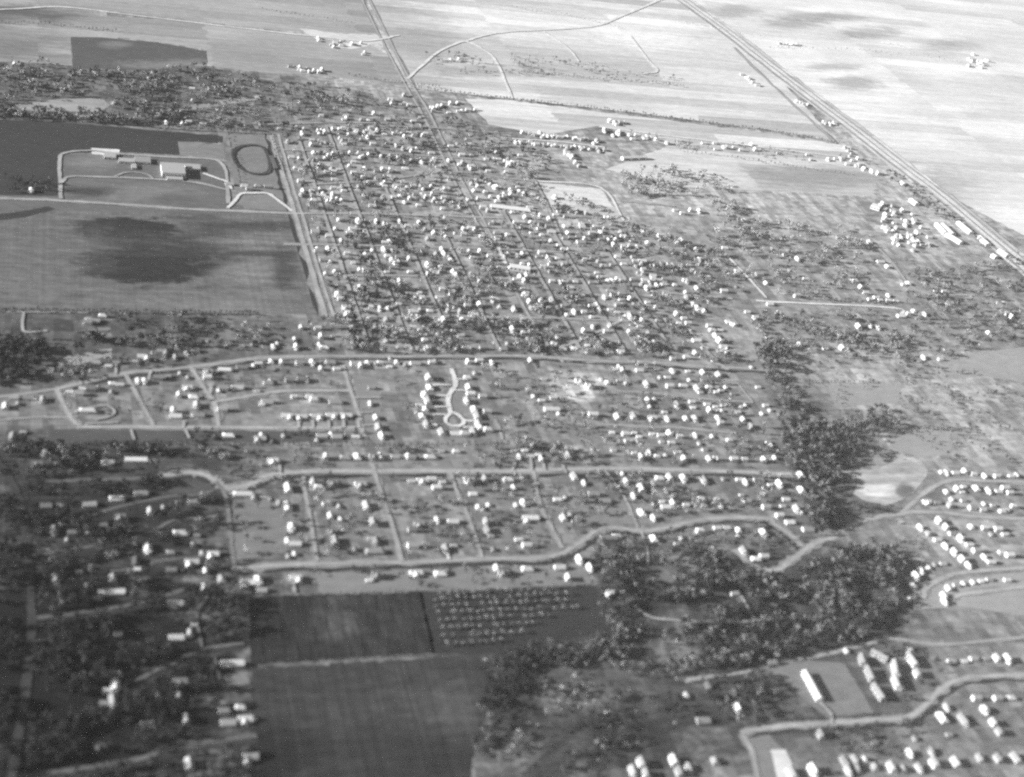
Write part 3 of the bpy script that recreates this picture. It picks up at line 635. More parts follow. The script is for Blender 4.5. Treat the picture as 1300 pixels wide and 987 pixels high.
# rows of houses: (phrase, crop, r = row read left to right / c = column read from its far end, places "x,y,type size tone")
ROWS = [
 ('at the west end above the looping lanes', 'e', 'r', '235,75T12g 665,62S 690,60S 860,45E30'),
 ('on the topmost lane beside the long street', 'e', 'r', '290,335E13g 375,330S7g 565,325E18 740,290E20 890,255E18 1225,305E13'),
 ('between the two winding lanes at the west', 'e', 'r', '345,495N14g 455,510E10g 540,468S7 650,455E10g 760,410T12g 800,425S6g 950,375N10 1035,345S7g 425,552S6g'),
 ('below the second winding lane at the west', 'e', 'r', '560,675E14d 705,635T12 860,690N14d 870,735S7 935,605N18 1080,630E9g 1140,508E18 1245,520S7g 1225,580S7g 1085,740E11g 1215,690L18 1280,640N9g'),
 ('above the lowest long lane at the west', 'e', 'r', '355,795N11g 500,755S7g 715,790N14g 705,882E32 1290,850N8'),
 ('in the dark south west corner', 'a', 'r', '600,258S9g 610,465S6g 575,455S6g 585,522N14 545,548E9 575,598N14 525,610S7 385,418S7d 255,770E10d 505,835T10d'),
 ('below the big lawn house lane', 'a', 'r', '895,278E18 985,210S7 965,262N9 890,105T18 1040,20T10g'),
 ('around the stub lane by the meadow', 'a', 'r', '1180,412E27 915,500T16g 910,567S7g 800,575N10g 750,722E16g 945,700N10g 880,745E14d 1135,648E10 1220,632E10 1158,710E15 1245,692T14'),
 ('below the southernmost west lane', 'a', 'r', '962,920N14 1272,882L18'),
 ('north of the wide street near the circle', 'f', 'r', '125,20T12g 430,50T13 765,30N9 890,30E14g 965,25N14 1070,25T12g 1110,25N12 1205,25E11 1290,25N11'),
 ('by the paved circle', 'f', 'r', '245,262E28 310,280S7'),
 ('in the first column under the wide street', 'f', 'c', '528,225N18 475,318S9 525,340N19 550,475N12 525,560N9 572,575E13 530,655S7 570,640S7'),
 ('in the second column under the wide street', 'f', 'c', '685,190N10 720,220E10 810,195T12g 770,320E10 850,338S7 795,400N10 860,420S7 805,495T10g 825,560N18g'),
 ('in the third column under the wide street', 'f', 'c', '985,195T14 1025,335N18 1065,445N13 1050,540S7 1085,560N12g 1075,625E24g 950,610S7g'),
 ('west of the gravel lane', 'f', 'c', '50,640L14 5,750N9'),
 ('under the lower curving street at its west', 'f', 'r', '105,800N16g 275,820L20 340,805N16 360,870E11 575,790L14 1040,805S7 1090,775T12g'),
 ('along the north kerb of the wide street', 'g', 'r', '10,30E11 130,25E14 490,10S7g 695,25T9 765,22N9 815,12S7 835,40E9 1005,20N14'),
 ('along the south kerb of the wide street', 'g', 'r', '10,180E9 80,175T14 140,170E10 205,185N8 170,222E11 375,175T13 475,170T10g 625,170E13 660,222E9 1045,150N14 1105,190N8'),
 ('in the middle blocks above the curving street', 'g', 'r', '1235,305E14g 400,260E10 435,345E9 465,355S7 500,330S7 675,330S7 720,318N10 765,415L24 175,425E9 275,435E13 60,450T12g 15,490E10g 485,440N10g 495,490N12g 515,525S7g 1165,260E16g 935,295E10 988,280S6 975,412N12 1018,390S7'),
 ('near the north kerb of the curving street', 'g', 'r', '20,590E13 230,605N12 280,585S7 530,610S7g 690,548E9 740,588E11 785,588S7'),
 ('between the curving street and the orchard', 'g', 'r', '40,760T16 195,765E16 240,755S7g 550,735N9 590,760T12g 615,750S7 745,735E14 950,725E13 1002,795N9 1075,680N11 1142,728N11 1265,890T9 1260,540E24g'),
 ('just north of the long straight street', 'h', 'r', '165,30N9 215,5S6 270,20N8 325,15S6 440,40N9 600,40N11 640,25S6 665,40N8g 755,42E10 822,45N8 945,48N9 1015,35E9 1180,140N14'),
 ('just south of the long straight street', 'h', 'r', '52,132S6 75,180N9 122,270N9 170,225N14 285,160E12 350,160N12 435,165N12 570,172N15 690,165S6g 790,168N9 830,185E10 910,172E13 955,220S7 985,200S6 1045,200N12 1185,235N16 342,235E11'),
 ('in the back row under the straight street', 'h', 'r', '175,380N15 247,412N9 258,322S6 300,308S7 325,342E13 370,318N10 452,330N8 548,297N9 570,335S6g 648,292S6 678,343S6 805,265S6 840,300E11 960,345E11 1045,398E10 1065,335S7 1085,295N10 1110,440E12 1155,355N13 1185,375S7 1225,485E15'),
 ('below the curving street by the creek', 'h', 'r', '15,530E12 250,545N13 395,575S6 425,540S7 542,495E10 650,475N9 710,475N9 785,490N10 785,525S6 945,505N16 632,625N15 820,620N13 895,672E12 945,660E11'),
 ('in the clearing of the creek woods', 'h', 'r', '55,640S6g 140,825S6g 305,845S7g 570,885T8g 760,890E10 945,895E13'),
 ('in the top row of the eastern tract', 'i', 'r', '775,122S7 805,125N9 862,128N10 920,122N10 978,132N10 1048,148E9 1125,150E9 1155,150S7 1215,148E9 1250,145E9'),
 ('in the second row of the eastern tract', 'i', 'r', '805,248E9 870,232E9 905,245S7 915,212S7 995,225N12 1072,240E10 1135,245E11 1175,225E11 1205,255E9'),
 ('in the third row of the eastern tract', 'i', 'r', '680,310T11 745,315N10g 825,335N9g 840,295S7 885,340S6g 912,300S7 970,350E11 1035,360E9 1045,322S7 1100,330S7 1160,370E10 1185,362S7 1230,340E9'),
 ('in the outer slanting row of the tract', 'i', 'r', '640,472E9 690,510E9g 748,550E10 800,590E10 855,632E10 903,678E10 945,712E10'),
 ('in the inner slanting row of the tract', 'i', 'r', '757,435E10 803,472E9 845,510E11 895,545E10 950,580E10 995,620E11 1045,660E9 1088,690E11'),
 ('beside the slanting rows of the tract', 'i', 'r', '962,468E9 1048,478E9 1090,515S7g 1130,485E11 1175,515E9 1155,628E9 1205,650E11'),
 ('on the outer crescent', 'i', 'r', '588,912N9 590,835N11 612,785N11 645,745E9 695,725S7 735,705S7g 785,700S8'),
 ('on the inner crescent', 'i', 'r', '795,940N9 790,905N10 818,858E9 870,835S8 915,828S7 975,818S7 1025,810S7 1078,800S8 1190,805N9'),
 ('scattered in the southern scrub', 'c', 'r', '490,55T9 890,570S8 1148,635N11 970,700E14g 1000,525N11d'),
 ('along the bottom edge street', 'c', 'r', '615,955N12 658,920N12 680,975N11 822,905N12 850,965N11g 900,940N11 1030,905N10g'),
 ('near the long white shed', 'd', 'r', '20,405E11g 400,345S8 728,335S8 680,530S7 758,465N11'),
 ('in the straight southeastern row', 'd', 'r', '932,398E10 997,398S7 1045,385E10 1108,385S7g 1162,385N10 1215,390N11'),
 ('on the southeastern curve', 'd', 'r', '885,685N18 908,630N9 920,770S7g 995,695N18g 1058,588E10 1100,645N10 1145,712N10 1165,588E10 1175,760N10g 1235,585E10'),
 ('in the backmost southern row', 'd', 'r', '125,965N14 230,955N13 267,775N11g 395,910N18g 410,955N10 440,905N11g 455,940N9g 487,900N10 542,935N10g 628,940N12 685,945N10g 540,810S7g 720,865N9 750,790S7g 770,938N10 830,855N9 845,920N12 955,912N13 1078,890N11g 1170,895N11g 1260,890N14'),
 ('at the farmstead under the tree line', 'j', 'r', '590,35E20 555,50E11 650,5E11 555,25S8 210,155S9'),
 ('in the trees above the block at the west', 'j', 'r', '55,390S8g 200,360S8 320,345T8g 605,300E11 685,322E9 735,300N9g 850,295S7 895,270E11 930,283E9 1015,228E10g 1050,240N11g 1110,265E9g 1180,235N10g 1235,225N10g'),
 ('along the upper edge of the corner block', 'j', 'r', '440,485N9 500,500E11 520,468E8 575,468E13g 620,460S7 705,488S8 715,435E11 760,440E9 875,418E10 915,422E10 1000,400E13g 1065,385S7g 1140,370S7 1190,395S7g'),
 ('inside the large corner block', 'j', 'r', '555,605E23 1095,610N10 1110,640E17 1132,512E9 1185,460T13 1225,520E13 1245,570N13 1255,632E17'),
 ('at the far west end of the block street', 'j', 'r', '35,580N12 80,770N14g 90,522E11 115,560S7g 145,740S7 180,522E13 225,525S7 270,535N11'),
 ('above the long upper street', 'k', 'r', '235,195S7g 300,190S7g 435,200E10 460,180S7 570,150S7 578,205E10 610,78E8 715,85N10 725,185S7 735,140E10 755,205E13 815,130S6 895,5E9 905,35E9 925,95E9g 965,95S7g 1040,195T10 1150,165T10g 1235,205N9g'),
 ('along the underside of the upper street', 'k', 'r', '15,395E11 20,360T12 125,345E19 235,330E15g 310,320S7 340,305E10 420,295N10 485,305N9 600,305E11 680,303N11 735,340E9 795,298E13 835,340E10 950,310E13 985,325E9 1030,305N10 1080,310S7 1110,305N9 1170,325S7 1175,275S7 1215,300N9 1270,315S7g'),
 ('along the inner street of the block', 'k', 'r', '90,480S7 115,465E13 205,460E17 330,480S7 400,430E12 415,415S7 535,415E11g 610,410E11g 650,410E10g 110,598E13 360,565S7 395,550E17 565,520N8 660,520N9 690,538E11 825,550E19'),
 ('of five alike on the block street', 'k', 'r', '520,638L17 610,642L17 705,640L17 800,633L17 895,635L17'),
 ('in the kerbside column east of the block', 'k', 'c', '1055,460E9g 1048,560N9 1085,650N11 1100,710N14 1120,765N11'),
 ('along the lower side of the block street', 'k', 'r', '65,770S7d 150,762E17 350,780L17 360,757S7 430,800S7d 500,765S7 710,792S7 740,765E14 800,758N9 835,770E13 910,752E11g 955,770E10'),
 ('over the upper street beyond the court', 'l', 'r', '15,15N9 20,215S7 45,15N10 80,120S7 100,155E9 110,215E9 215,35E10 355,35E10 360,208E13 460,210N9g 465,20S7 595,215E10g 620,180S7 630,25S7 650,95N11 850,245S6 930,180S7 968,218E10 1030,205S7 1055,212S7 1125,190S7 1138,235N11 1265,240E10 1270,75N11g 1270,175S7'),
 ('under the upper street above the court', 'l', 'r', '35,305E14 140,302E9 165,292S7 370,300E9 415,365S7 440,290T10 520,300E9 765,288E9 850,405S7'),
 ('on the left arm of the white court', 'l', 'c', '122,400N13 128,460N16 95,510N12 118,550N13 100,595N11 60,570S8 48,610S8 80,640N12 110,690N16'),
 ('at the foot of the white court', 'l', 'r', '155,695S7 205,740N16 290,752E16 345,755E12 405,740N16 445,705N13 495,728E11'),
 ('on the right arm of the white court', 'l', 'c', '365,395E11 375,460N13 385,500E11 365,545N14 410,600N17 430,640N17 435,690N13 462,517E11 490,613E11'),
 ('on the open ground right of the court', 'l', 'r', '660,858S7 730,855S7 785,515S7 835,540E9 900,598E25 910,520T10 945,625S7 1080,415T15 1140,450T13 1160,632E13 1218,405S7 1252,428N9 1280,742S7 1290,855S7'),
 ('near the wide street below the court', 'l', 'r', '200,860S7 295,862N9'),
 ('over the upper street at its east end', 'm', 'r', '30,175S7 35,240E9 100,15E10 108,60S6 180,32S7 325,240S7 370,278E9 410,50S7 440,20N9 440,105S7 455,270N9 465,55E9 480,95S7 510,245N9 520,160E14 560,260N9 570,212E10 632,288E9 672,95S7 710,160S7 720,45S7 757,62E9 870,330S7 890,22S7 910,455S7 970,138S7 1170,192E8'),
 ('in the slanting file over the upper street', 'm', 'c', '600,70E9 620,95N11 640,130N11 665,165N11 690,200N11 715,230N11 740,252E10'),
 ('under the upper street at its east end', 'm', 'r', '10,340S7 28,412S7 30,325S7 50,348E9 75,430S7 158,350N11 205,438N13 268,340S7 290,395S7 335,395E9 350,452E11 368,353E10 435,447N11 465,355S7 475,412S7 525,465N14 545,488S7 560,365N10 600,455N10 645,455S7 645,485S7 660,380N12 675,475S7 705,457S7 750,498S7g'),
 ('under the first cross street at the east', 'm', 'r', '20,645N13 122,640N14 212,540N9 225,580S7 240,650L12 258,530S7 318,612S7 335,657E10 400,570N15 452,655N10 490,548N9 497,585S7 512,655N13 588,565N9 600,605E9 640,578S7 655,650N10 672,685E8 680,605S7 688,570S7 783,612S7 807,582S7 810,685S7g 815,660E9 828,570S7 865,705N10g 935,625S7 957,572E8 988,602S7'),
 ('under the second cross street at the east', 'm', 'r', '70,755N10 88,798E10 125,745S7 145,800S7 155,768S7 237,752S7 292,760N10 300,800S7 348,755N11 360,808E9 388,745S7 410,770E9 512,760N8 540,812S7 572,850S7 620,768S7 728,790E8 975,805S7 995,825S7 125,870S7 220,868N9 400,868E9'),
 # the far town, larger houses that can be told apart
 ('in the near streets of the old town', 'p', 'r', '455,725E12 465,770E10 480,818E9g 515,812S7g 415,640N12 430,660N10 485,658S7 770,640E11 795,720N11 795,755E14 820,755E10 850,840N9 858,870E9 870,912E9 655,375N11 670,440N11 690,460N11 710,480N11 955,430N13 940,495E9 590,415E9 830,270N11 655,85E10 590,185E12 520,265E12 425,180E9 490,305E12 370,337E11 240,110E11 995,690E13 1075,690E10 1135,690E10 1050,765E11 945,765E10 1065,905E13 840,130E9 780,150E8 730,265E9 420,258E9 320,415E16 300,320E13'),
 ('in the town east of the double street', 'q', 'r', '150,675N12 205,665N14 430,690N12 445,715E10 600,740N13 660,765E9 560,565E10 715,540E11 740,565E10 770,585E10 515,640E10 545,685E10 200,318E16 350,370E15 660,465E14 490,360E9 515,385E9 240,385N9 260,405N9 830,208E9 865,225E9 905,210E8 950,215N10 1080,400E11 1075,620E12 940,605E11 940,525E10 1145,520E11 1255,530E14 1290,580E10 920,685N10 940,705N10 975,720E9 1195,725E9 1235,755E9 1125,785E11 1095,770S7 1180,260E11 1275,330E9 215,880E9 255,910E10 320,910E9 390,925E13 490,930E10 550,930E11'),
 ('in the eastern fields', 'r', 'r', '10,685E11 145,645N10 440,570E11 470,600E9 495,630E9 520,660E10 550,650N10 570,665E9 610,640E8 610,670E9 650,670E9 460,800E12 520,795E8 560,805E9 675,745E14 715,735E9 740,720E9 570,470E14 605,495E10 515,370E14 690,585E9 712,580E12 850,620E8 890,622E8 910,690E8 1215,735E9 1235,750E9 1120,830E9 160,892E9 290,910E8 375,910N10 400,915E8 790,955E10 875,965E8 190,560E9 150,455E11 85,435E8 685,72E16 795,735E9'),
]
ROWS += [
 ('in the northwestern woods', 't', 'r', '75,325E12 160,968E11 285,380E9g 425,597E15 570,365E14g 805,545E22g 845,625E9 925,628E10 958,622E10 975,450E11 975,517E8 1030,632E12'),
 ('by the sports ground gate', 'n', 'r', '-135,935E14 -60,945E11 -35,960E11g 10,945E12d 60,950E13d 100,955E10d'),
]
BIGPX = []
recs = []
for phrase, crop, order, data in ROWS:
    ox, oy, s = CROPS[crop]
    items = []
    for tok in data.split():
        xs, rest = tok.split(',', 1)
        i = 0
        while rest[i] in '0123456789-': i += 1
        ys, code = rest[:i], rest[i:]
        tone = code[-1] if code[-1] in 'gd' else 'w'
        L = float(code[1:].rstrip('gd') or 12)
        px, py = ox + float(xs) / s, oy + float(ys) / s
        items.append([px, py, code[0], L, tone])
    items.sort(key=lambda q: q[1] if order == 'c' else q[0])
    for i, it in enumerate(items):
        recs.append(dict(px=it[0], py=it[1], code=it[2], L=it[3], tone=it[4], n=i + 1, of=len(items), phrase=phrase, order=order))
for r in recs:
    r['p'] = G(r['px'], r['py'], 2.5); r['p'].z = 0
    r['k'] = to_px(r['p'])[2]
    r['kind'] = 'outbuilding' if r['code'] == 'S' else 'house'
    r['L'] *= (1.22 if r['L'] < 16 else 1.08) if r['kind'] == 'house' else 1.25
    r['size'] = r['k'] * r['L']
hs = sorted([r for r in recs if r['kind'] == 'house'], key=lambda r: -r['size'])
os_ = sorted([r for r in recs if r['kind'] == 'outbuilding'], key=lambda r: -r['size'])
SOLO = hs[:300] + os_[:260]
REST = hs[300:] + os_[260:]
SHAPE = {'E': '', 'N': 'end-on ', 'L': 'L-shaped ', 'T': 'cross-gabled ', 'S': 'small '}
HB = []           # footprints for keeping trees clear
for r in recs: HB.append((r['p'].x, r['p'].y, r['L'] * .6))


def tones(r, var):
    t = r['tone']
    if t == 'w': return MW[var % 3], RW[(var // 2) % 4]
    if t == 'g': return MG[var % 2], RG[(var // 2) % 2]
    return MD[var % 2], RD[(var // 2) % 2]


def place_house(r):
    var = random.Random(int(r['px'] * 7 + r['py'] * 13)).randrange(20)
    w, rf, ch, top = house_meshes(r['code'], r['L'], var)
    key = (r['code'], round(r['L']), var)
    mw, mr = tones(r, var)
    tone = {'w': 'white', 'g': 'grey', 'd': 'dark'}[r['tone']]
    what = ('house' if r['kind'] == 'house' else 'outbuilding')
    big = 'long ' if r['L'] > 21 else ('big ' if r['L'] > 15 else '')
    if r['order'] == 'c':
        where = 'farthest building' if r['n'] == 1 else 'nearest building' if r['n'] == r['of'] else ordinal(r['n']) + ' building from the far end'
    else:
        where = 'leftmost building' if r['n'] == 1 else 'rightmost building' if r['n'] == r['of'] else ordinal(r['n']) + ' building from the left'
    r['short'] = '%s %s' % (where.replace(' from the left', '').replace(' from the far end', ''), r['phrase'])
    lab = '%s%s %s%s, %s %s' % (big if r['code'] != 'S' else '', tone, SHAPE[r['code']], what, where, r['phrase'])
    if len(lab.split()) > 16: lab = '%s %s, %s %s' % (tone, what, where, r['phrase'])
    if len(lab.split()) > 16: lab = '%s %s, %s %s' % (tone, what, where.replace(' building', ''), r['phrase'])
    r['label'] = lab
    rz = EW_ANG + random.gauss(0, .035)
    t = thing(what, lab, what, r['p'], rz, ('houses ' if what == 'house' else 'outbuildings ') + r['phrase'])
    link('wall', shared('wall', key, w, mw), t)
    ro = link('roof', shared('roof', key, rf, mr), t)
    if ch is not None: link('chimney', shared('chimney', key, ch, M_BRICK), ro)


for r in SOLO: place_house(r)

# the far town and farmhouses beyond the nearest ones: small plain gabled houses, one mass
far_pts = [(r['px'], r['py'], r['L'], r['tone']) for r in REST]


def in_poly(x, y, P):
    c = False
    for (x0, y0), (x1, y1) in zip(P, P[1:] + P[:1]):
        if (y0 > y) != (y1 > y) and x < (x1 - x0) * (y - y0) / (y1 - y0) + x0: c = not c
    return c


def scatter(P, n):
    xs, ys = [p[0] for p in P], [p[1] for p in P]
    out, k = [], 0
    while len(out) < n and k < n * 60:
        k += 1
        x, y = RNG.uniform(min(xs), max(xs)), RNG.uniform(min(ys), max(ys))
        if in_poly(x, y, P): out.append((x, y))
    return out


def along(pts, n, jx=2, jy=1.2):
    seg = [math.hypot(b[0] - a[0], b[1] - a[1]) for a, b in zip(pts, pts[1:])]
    out = []
    for i in range(n):
        d = (i + .5) / n * sum(seg)
        for (a, b), L in zip(zip(pts, pts[1:]), seg):
            if d <= L:
                t = d / L
                out.append((a[0] + (b[0] - a[0]) * t + RNG.normal(0, jx), a[1] + (b[1] - a[1]) * t + RNG.normal(0, jy)))
                break
            d -= L
    return out


TOWN = [(362, 150), (420, 138), (520, 150), (610, 200), (690, 225), (800, 285), (905, 330), (905, 400), (840, 440), (520, 440), (440, 400), (400, 300)]
FARH = [(along([(355, 178), (440, 182), (540, 190), (600, 200)], 26, 3, 5)), along([(365, 215), (440, 212), (560, 222), (640, 230)], 34, 3, 5),
        along([(375, 255), (470, 250), (570, 256), (680, 268)], 34, 3, 5), along([(385, 290), (500, 292), (640, 300), (760, 308)], 34, 3, 6),
        along([(400, 330), (560, 332), (700, 338), (880, 350)], 34, 3, 6), along([(430, 375), (600, 380), (760, 385), (880, 380)], 26, 3, 6),
        along([(352, 165), (440, 166), (520, 170), (600, 185)], 24, 3, 3), along([(370, 198), (480, 198), (620, 212)], 34, 3, 3), along([(378, 242), (480, 236), (640, 244), (690, 250)], 40, 3, 4),
        along([(392, 318), (560, 320), (760, 330), (880, 338)], 44, 3, 3), along([(400, 345), (520, 347), (680, 356), (860, 362)], 44, 3, 3), along([(432, 392), (600, 396), (800, 400)], 34, 3, 3),
        along([(440, 415), (620, 418), (820, 425)], 26, 3, 3), along([(620, 282), (760, 292), (880, 312)], 26, 4, 4), along([(690, 262), (780, 300), (840, 390)], 24, 4, 4), along([(585, 215), (650, 340), (700, 440)], 26, 5, 3),
        scatter(TOWN, 190),
        along([(660, 168), (760, 181)], 26, 1.5, 1.5), along([(652, 180), (768, 190)], 26, 1.5, 2), along([(716, 190), (738, 213)], 9, 1.5, 1), along([(612, 198), (660, 210)], 22, 4, 5),
        along([(765, 167), (850, 178)], 20, 3, 3), along([(860, 178), (1090, 205)], 26, 3, 3), along([(1070, 190), (1115, 225)], 18, 4, 4),
        scatter([(1108, 255), (1150, 262), (1192, 308), (1170, 322), (1130, 312)], 60), along([(490, 125), (560, 140), (600, 135)], 22, 4, 4),
        scatter([(425, 140), (540, 150), (540, 175), (420, 172)], 26), along([(395, 45), (460, 60)], 16, 8, 4), scatter([(1230, 66), (1262, 70), (1258, 88), (1225, 84)], 14),
        along([(985, 55), (1020, 57)], 8, 3, 1), along([(1010, 130), (1025, 133)], 4, 2, 1), along([(1035, 155), (1065, 158)], 8, 3, 1), along([(370, 85), (410, 92)], 10, 2, 2),
        scatter([(375, 155), (420, 155), (440, 250), (385, 262)], 26), along([(560, 75), (585, 77)], 6, 2, 1), along([(770, 152), (790, 158)], 9, 2, 2), along([(940, 95), (968, 110)], 7, 2, 1)]
for ps in FARH:
    for x, y in ps:
        g = G(x, y)
        if free(g.x, g.y): far_pts.append((x, y, RNG.uniform(8, 13), 'w' if RNG.random() < .72 else 'g'))
fw = {m: MB() for m in ('w', 'g', 'rw', 'rg')}
for x, y, L, tone in far_pts:
    p = G(x, y, 2.5)
    HB.append((p.x, p.y, L * .6))
    w, rf, ch, top = house_meshes('E' if RNG.random() < .5 else 'N', min(max(L, 8), 20), int(RNG.integers(0, 20)))
    ca, sa = math.cos(EW_ANG + RNG.normal(0, .04)), math.sin(EW_ANG + RNG.normal(0, .04))
    for src, dst in ((w, fw['w' if tone == 'w' else 'g']), (rf, fw['rw' if tone == 'w' else 'rg'])):
        b = len(dst.v)
        dst.v += [(p.x + vx * ca - vy * sa, p.y + vx * sa + vy * ca, vz) for vx, vy, vz in src.v]
        dst.f += [[b + i for i in q] for q in src.f]
allm = MB(); mi = []
for k, key in enumerate(('w', 'g', 'rw', 'rg')):
    b = len(allm.v); allm.v += fw[key].v; allm.f += [[b + i for i in q] for q in fw[key].f]; mi += [k] * len(fw[key].f)
me = allm.mesh('town_houses')
for m in (MW[1], MG[0], RW[0], RG[0]): me.materials.append(m)
me.polygons.foreach_set('material_index', mi)
tag(link('town_houses', me), 'hundreds of small pale houses of the far town and farms', 'houses', kind='stuff')


# long buildings, terraces, school ------------------------------------------
def long_building(name, cat, label, p0, p1, width, h, rise, mw, mr, windows=0, group=None):
    a, b = G(*p0, h), G(*p1, h)
    d = b - a
    L = d.length
    c = (a + b) / 2; c.z = 0
    HB.append((c.x, c.y, L * .55)) if L < 40 else [HB.append((*(a.lerp(b, i / 6)).xy, width * .8)) for i in range(7)]
    t = thing(name, label, cat, c, math.atan2(d.y, d.x), group)
    w, r = MB(), MB()
    w.walls(-L / 2, -width / 2, L / 2, width / 2, h, 'x' if rise else None, rise)
    if rise: r.gable(-L / 2, -width / 2, L / 2, width / 2, h, rise, 'x', .6)
    else: r.flat(-L / 2, -width / 2, L / 2, width / 2, h)
    link('wall', w.mesh('wall'), t, mw); link('roof', r.mesh('roof'), t, mr)
    for i in range(windows):
        x = -L / 2 + (i + .5) * L / windows
        for ya, yb in ((-width / 2 - .06, -width / 2 - .003), (width / 2 + .003, width / 2 + .06)):
            g = MB()
            g.box(x - L / windows * .3, ya, h * .35, x + L / windows * .3, yb, h * .78)
            link('window', g.mesh('window'), t, M_DARKGLASS)
    return t


def c4(crop, x, y):
    ox, oy, s = CROPS[crop]
    return ox + x / s, oy + y / s


long_building('poultry_shed', 'shed', 'very long white shed standing alone on the open lawn', c4('d', 190, 448), c4('d', 268, 590), 11, 5.5, 2.2, MW[0], RW[2], 9)
TER = [((476, 362), (490, 408), 'pale grey terrace at the far end of the left file', 0), ((506, 425), (536, 490), 'pale grey terrace in the middle of the left file', 0), ((540, 512), (590, 585), 'pale grey terrace at the near end of the left file', 0),
       ((530, 340), (608, 382), 'grey terrace set crosswise at the head of the lawn', 0), ((645, 393), (657, 465), 'white terrace at the far end of the middle file', 1), ((645, 470), (668, 530), 'white terrace at the near end of the middle file', 1), ((712, 352), (757, 415), 'white terrace nearest the woods on the right of the terraces', 1)]
for p0, p1, lab, wh in TER:
    long_building('terrace', 'terrace', lab, c4('d', *p0), c4('d', *p1), 9, 7.2, 2.4, (MW if wh else MG)[0], (RW[1] if wh else RG[0]), 4, 'terraces round the southeastern lawn')
long_building('assembly_hall', 'hall', 'long white flat hall at the bend of the pale path in town', (647, 337), (673, 341), 16, 7, 0, MW[0], RW[2], 5)
long_building('market_hall', 'hall', 'very long white hall beside the double street in the far town', (623, 261), (673, 267), 18, 6, 0, MW[0], RW[2], 6)
long_building('cattle_barn', 'barn', 'long white barn alone in the pale field beyond the town', (790, 200), (820, 199), 12, 6, 3, MW[0], RW[2], 3)
RAILB = [((860, 274), (905, 322), 'white shed nearest the town of the paired sheds by the railway'), ((912, 326), (985, 370), 'longest white shed by the railway, in line below the paired sheds'), ((888, 276), (942, 328), 'narrow white shed on the railway side of the pair'), ((970, 266), (1035, 320), 'thin white shed standing against the railway embankment'), ((1078, 340), (1122, 380), 'broad white shed farther down the railway'), ((1178, 408), (1220, 436), 'white shed at the last group down the railway'), ((1142, 432), (1162, 444), 'short white shed beside the last group down the railway'), ((728, 150), (760, 174), 'solitary white shed by the trees along the railway')]
for p0, p1, lab in RAILB:
    long_building('rail_shed', 'shed', lab, c4('r', *p0), c4('r', *p1), 14, 6, 2, MW[0], RW[2], 0, 'sheds along the railway')
long_building('factory', 'factory', 'bright white factory with a pale forecourt at the tract edge', c4('r', 528, 178), c4('r', 572, 192), 22, 8, 0, MW[0], RW[2], 3)
field('yard', [c4('r', 455, 162), c4('r', 530, 168), c4('r', 620, 225), c4('r', 640, 236), c4('r', 500, 212)], SOIL['pasture'], 3, amp=.3)


def block(t, x0, y0, x1, y1, h, mw, mr, bands=1, nm='wall'):
    """flat-roofed block whose roof fills the photograph rectangle x0..x1, y0 (far) .. y1 (near)"""
    cx, cy = (x0 + x1) / 2, (y0 + y1) / 2
    c = G(cx, cy, h)
    hw = abs((G(x1, cy, h) - G(x0, cy, h)).dot(EWV)) / 2
    hd = abs((G(cx, y0, h) - G(cx, y1, h)).dot(NSV)) / 2
    inv = Matrix.Rotation(-EW_ANG, 4, 'Z')
    l = inv @ (Vector((c.x, c.y, 0)) - t.location)
    w, r = MB(), MB()
    w.walls(l.x - hw, l.y - hd, l.x + hw, l.y + hd, h)
    r.flat(l.x - hw, l.y - hd, l.x + hw, l.y + hd, h)
    wl = link('wall', w.mesh('wall'), t, mw); link('roof', r.mesh('roof'), t, mr)
    for b in range(bands):
        g = MB()
        z0 = 1.1 + b * 3.6
        n = max(2, int(hw / 4))
        for i in range(n):
            xa = l.x - hw + (i + .15) * 2 * hw / n
            g.box(xa, l.y - hd - .08, z0, xa + 1.4 * hw / n, l.y - hd - .004, z0 + 1.7)
        link('window', g.mesh('window'), t, M_DARKGLASS)
    HB.append((c.x, c.y, hw * 1.2))


field('parking_lot', [(116, 188), (152, 190), (151, 197), (117, 196)], SOIL['bare'], 3, amp=.2)
field('parking_lot', [(170, 198), (192, 199), (191, 208), (171, 207)], SOIL['pasture'], 4, amp=.2)
field('parking_lot', [(234, 207), (256, 209), (256, 218), (236, 217)], SOIL['pasture'], 4, amp=.2)
t = thing('school_building', 'low flat-roofed pale school of linked blocks inside the loop drive', 'school', G(150, 205), EW_ANG)
block(t, 132, 193.5, 147, 200, 5, MW[2], RW[1]); block(t, 151, 201, 170.5, 205.5, 5, MW[2], RW[1]); block(t, 171, 199, 191, 206, 5, MW[2], RW[3]); block(t, 167, 208, 173, 213.5, 4, MW[2], RW[1])
t = thing('school_gymnasium', 'tall square white-roofed gymnasium at the right of the school drive', 'gymnasium', G(220, 218), EW_ANG)
block(t, 205, 207, 234.5, 220, 11, MW[0], RW[1], 2); block(t, 235.2, 208.5, 254, 214.5, 5, MW[2], RW[1]); block(t, 212, 224.5, 232, 228, 4, MW[2], RW[1])
t = long_building('grandstand', 'grandstand', 'narrow dark grandstand beside the oval running track', (344.5, 198), (350.5, 214), 8, 3.5, 0, MD[1], RD[0])

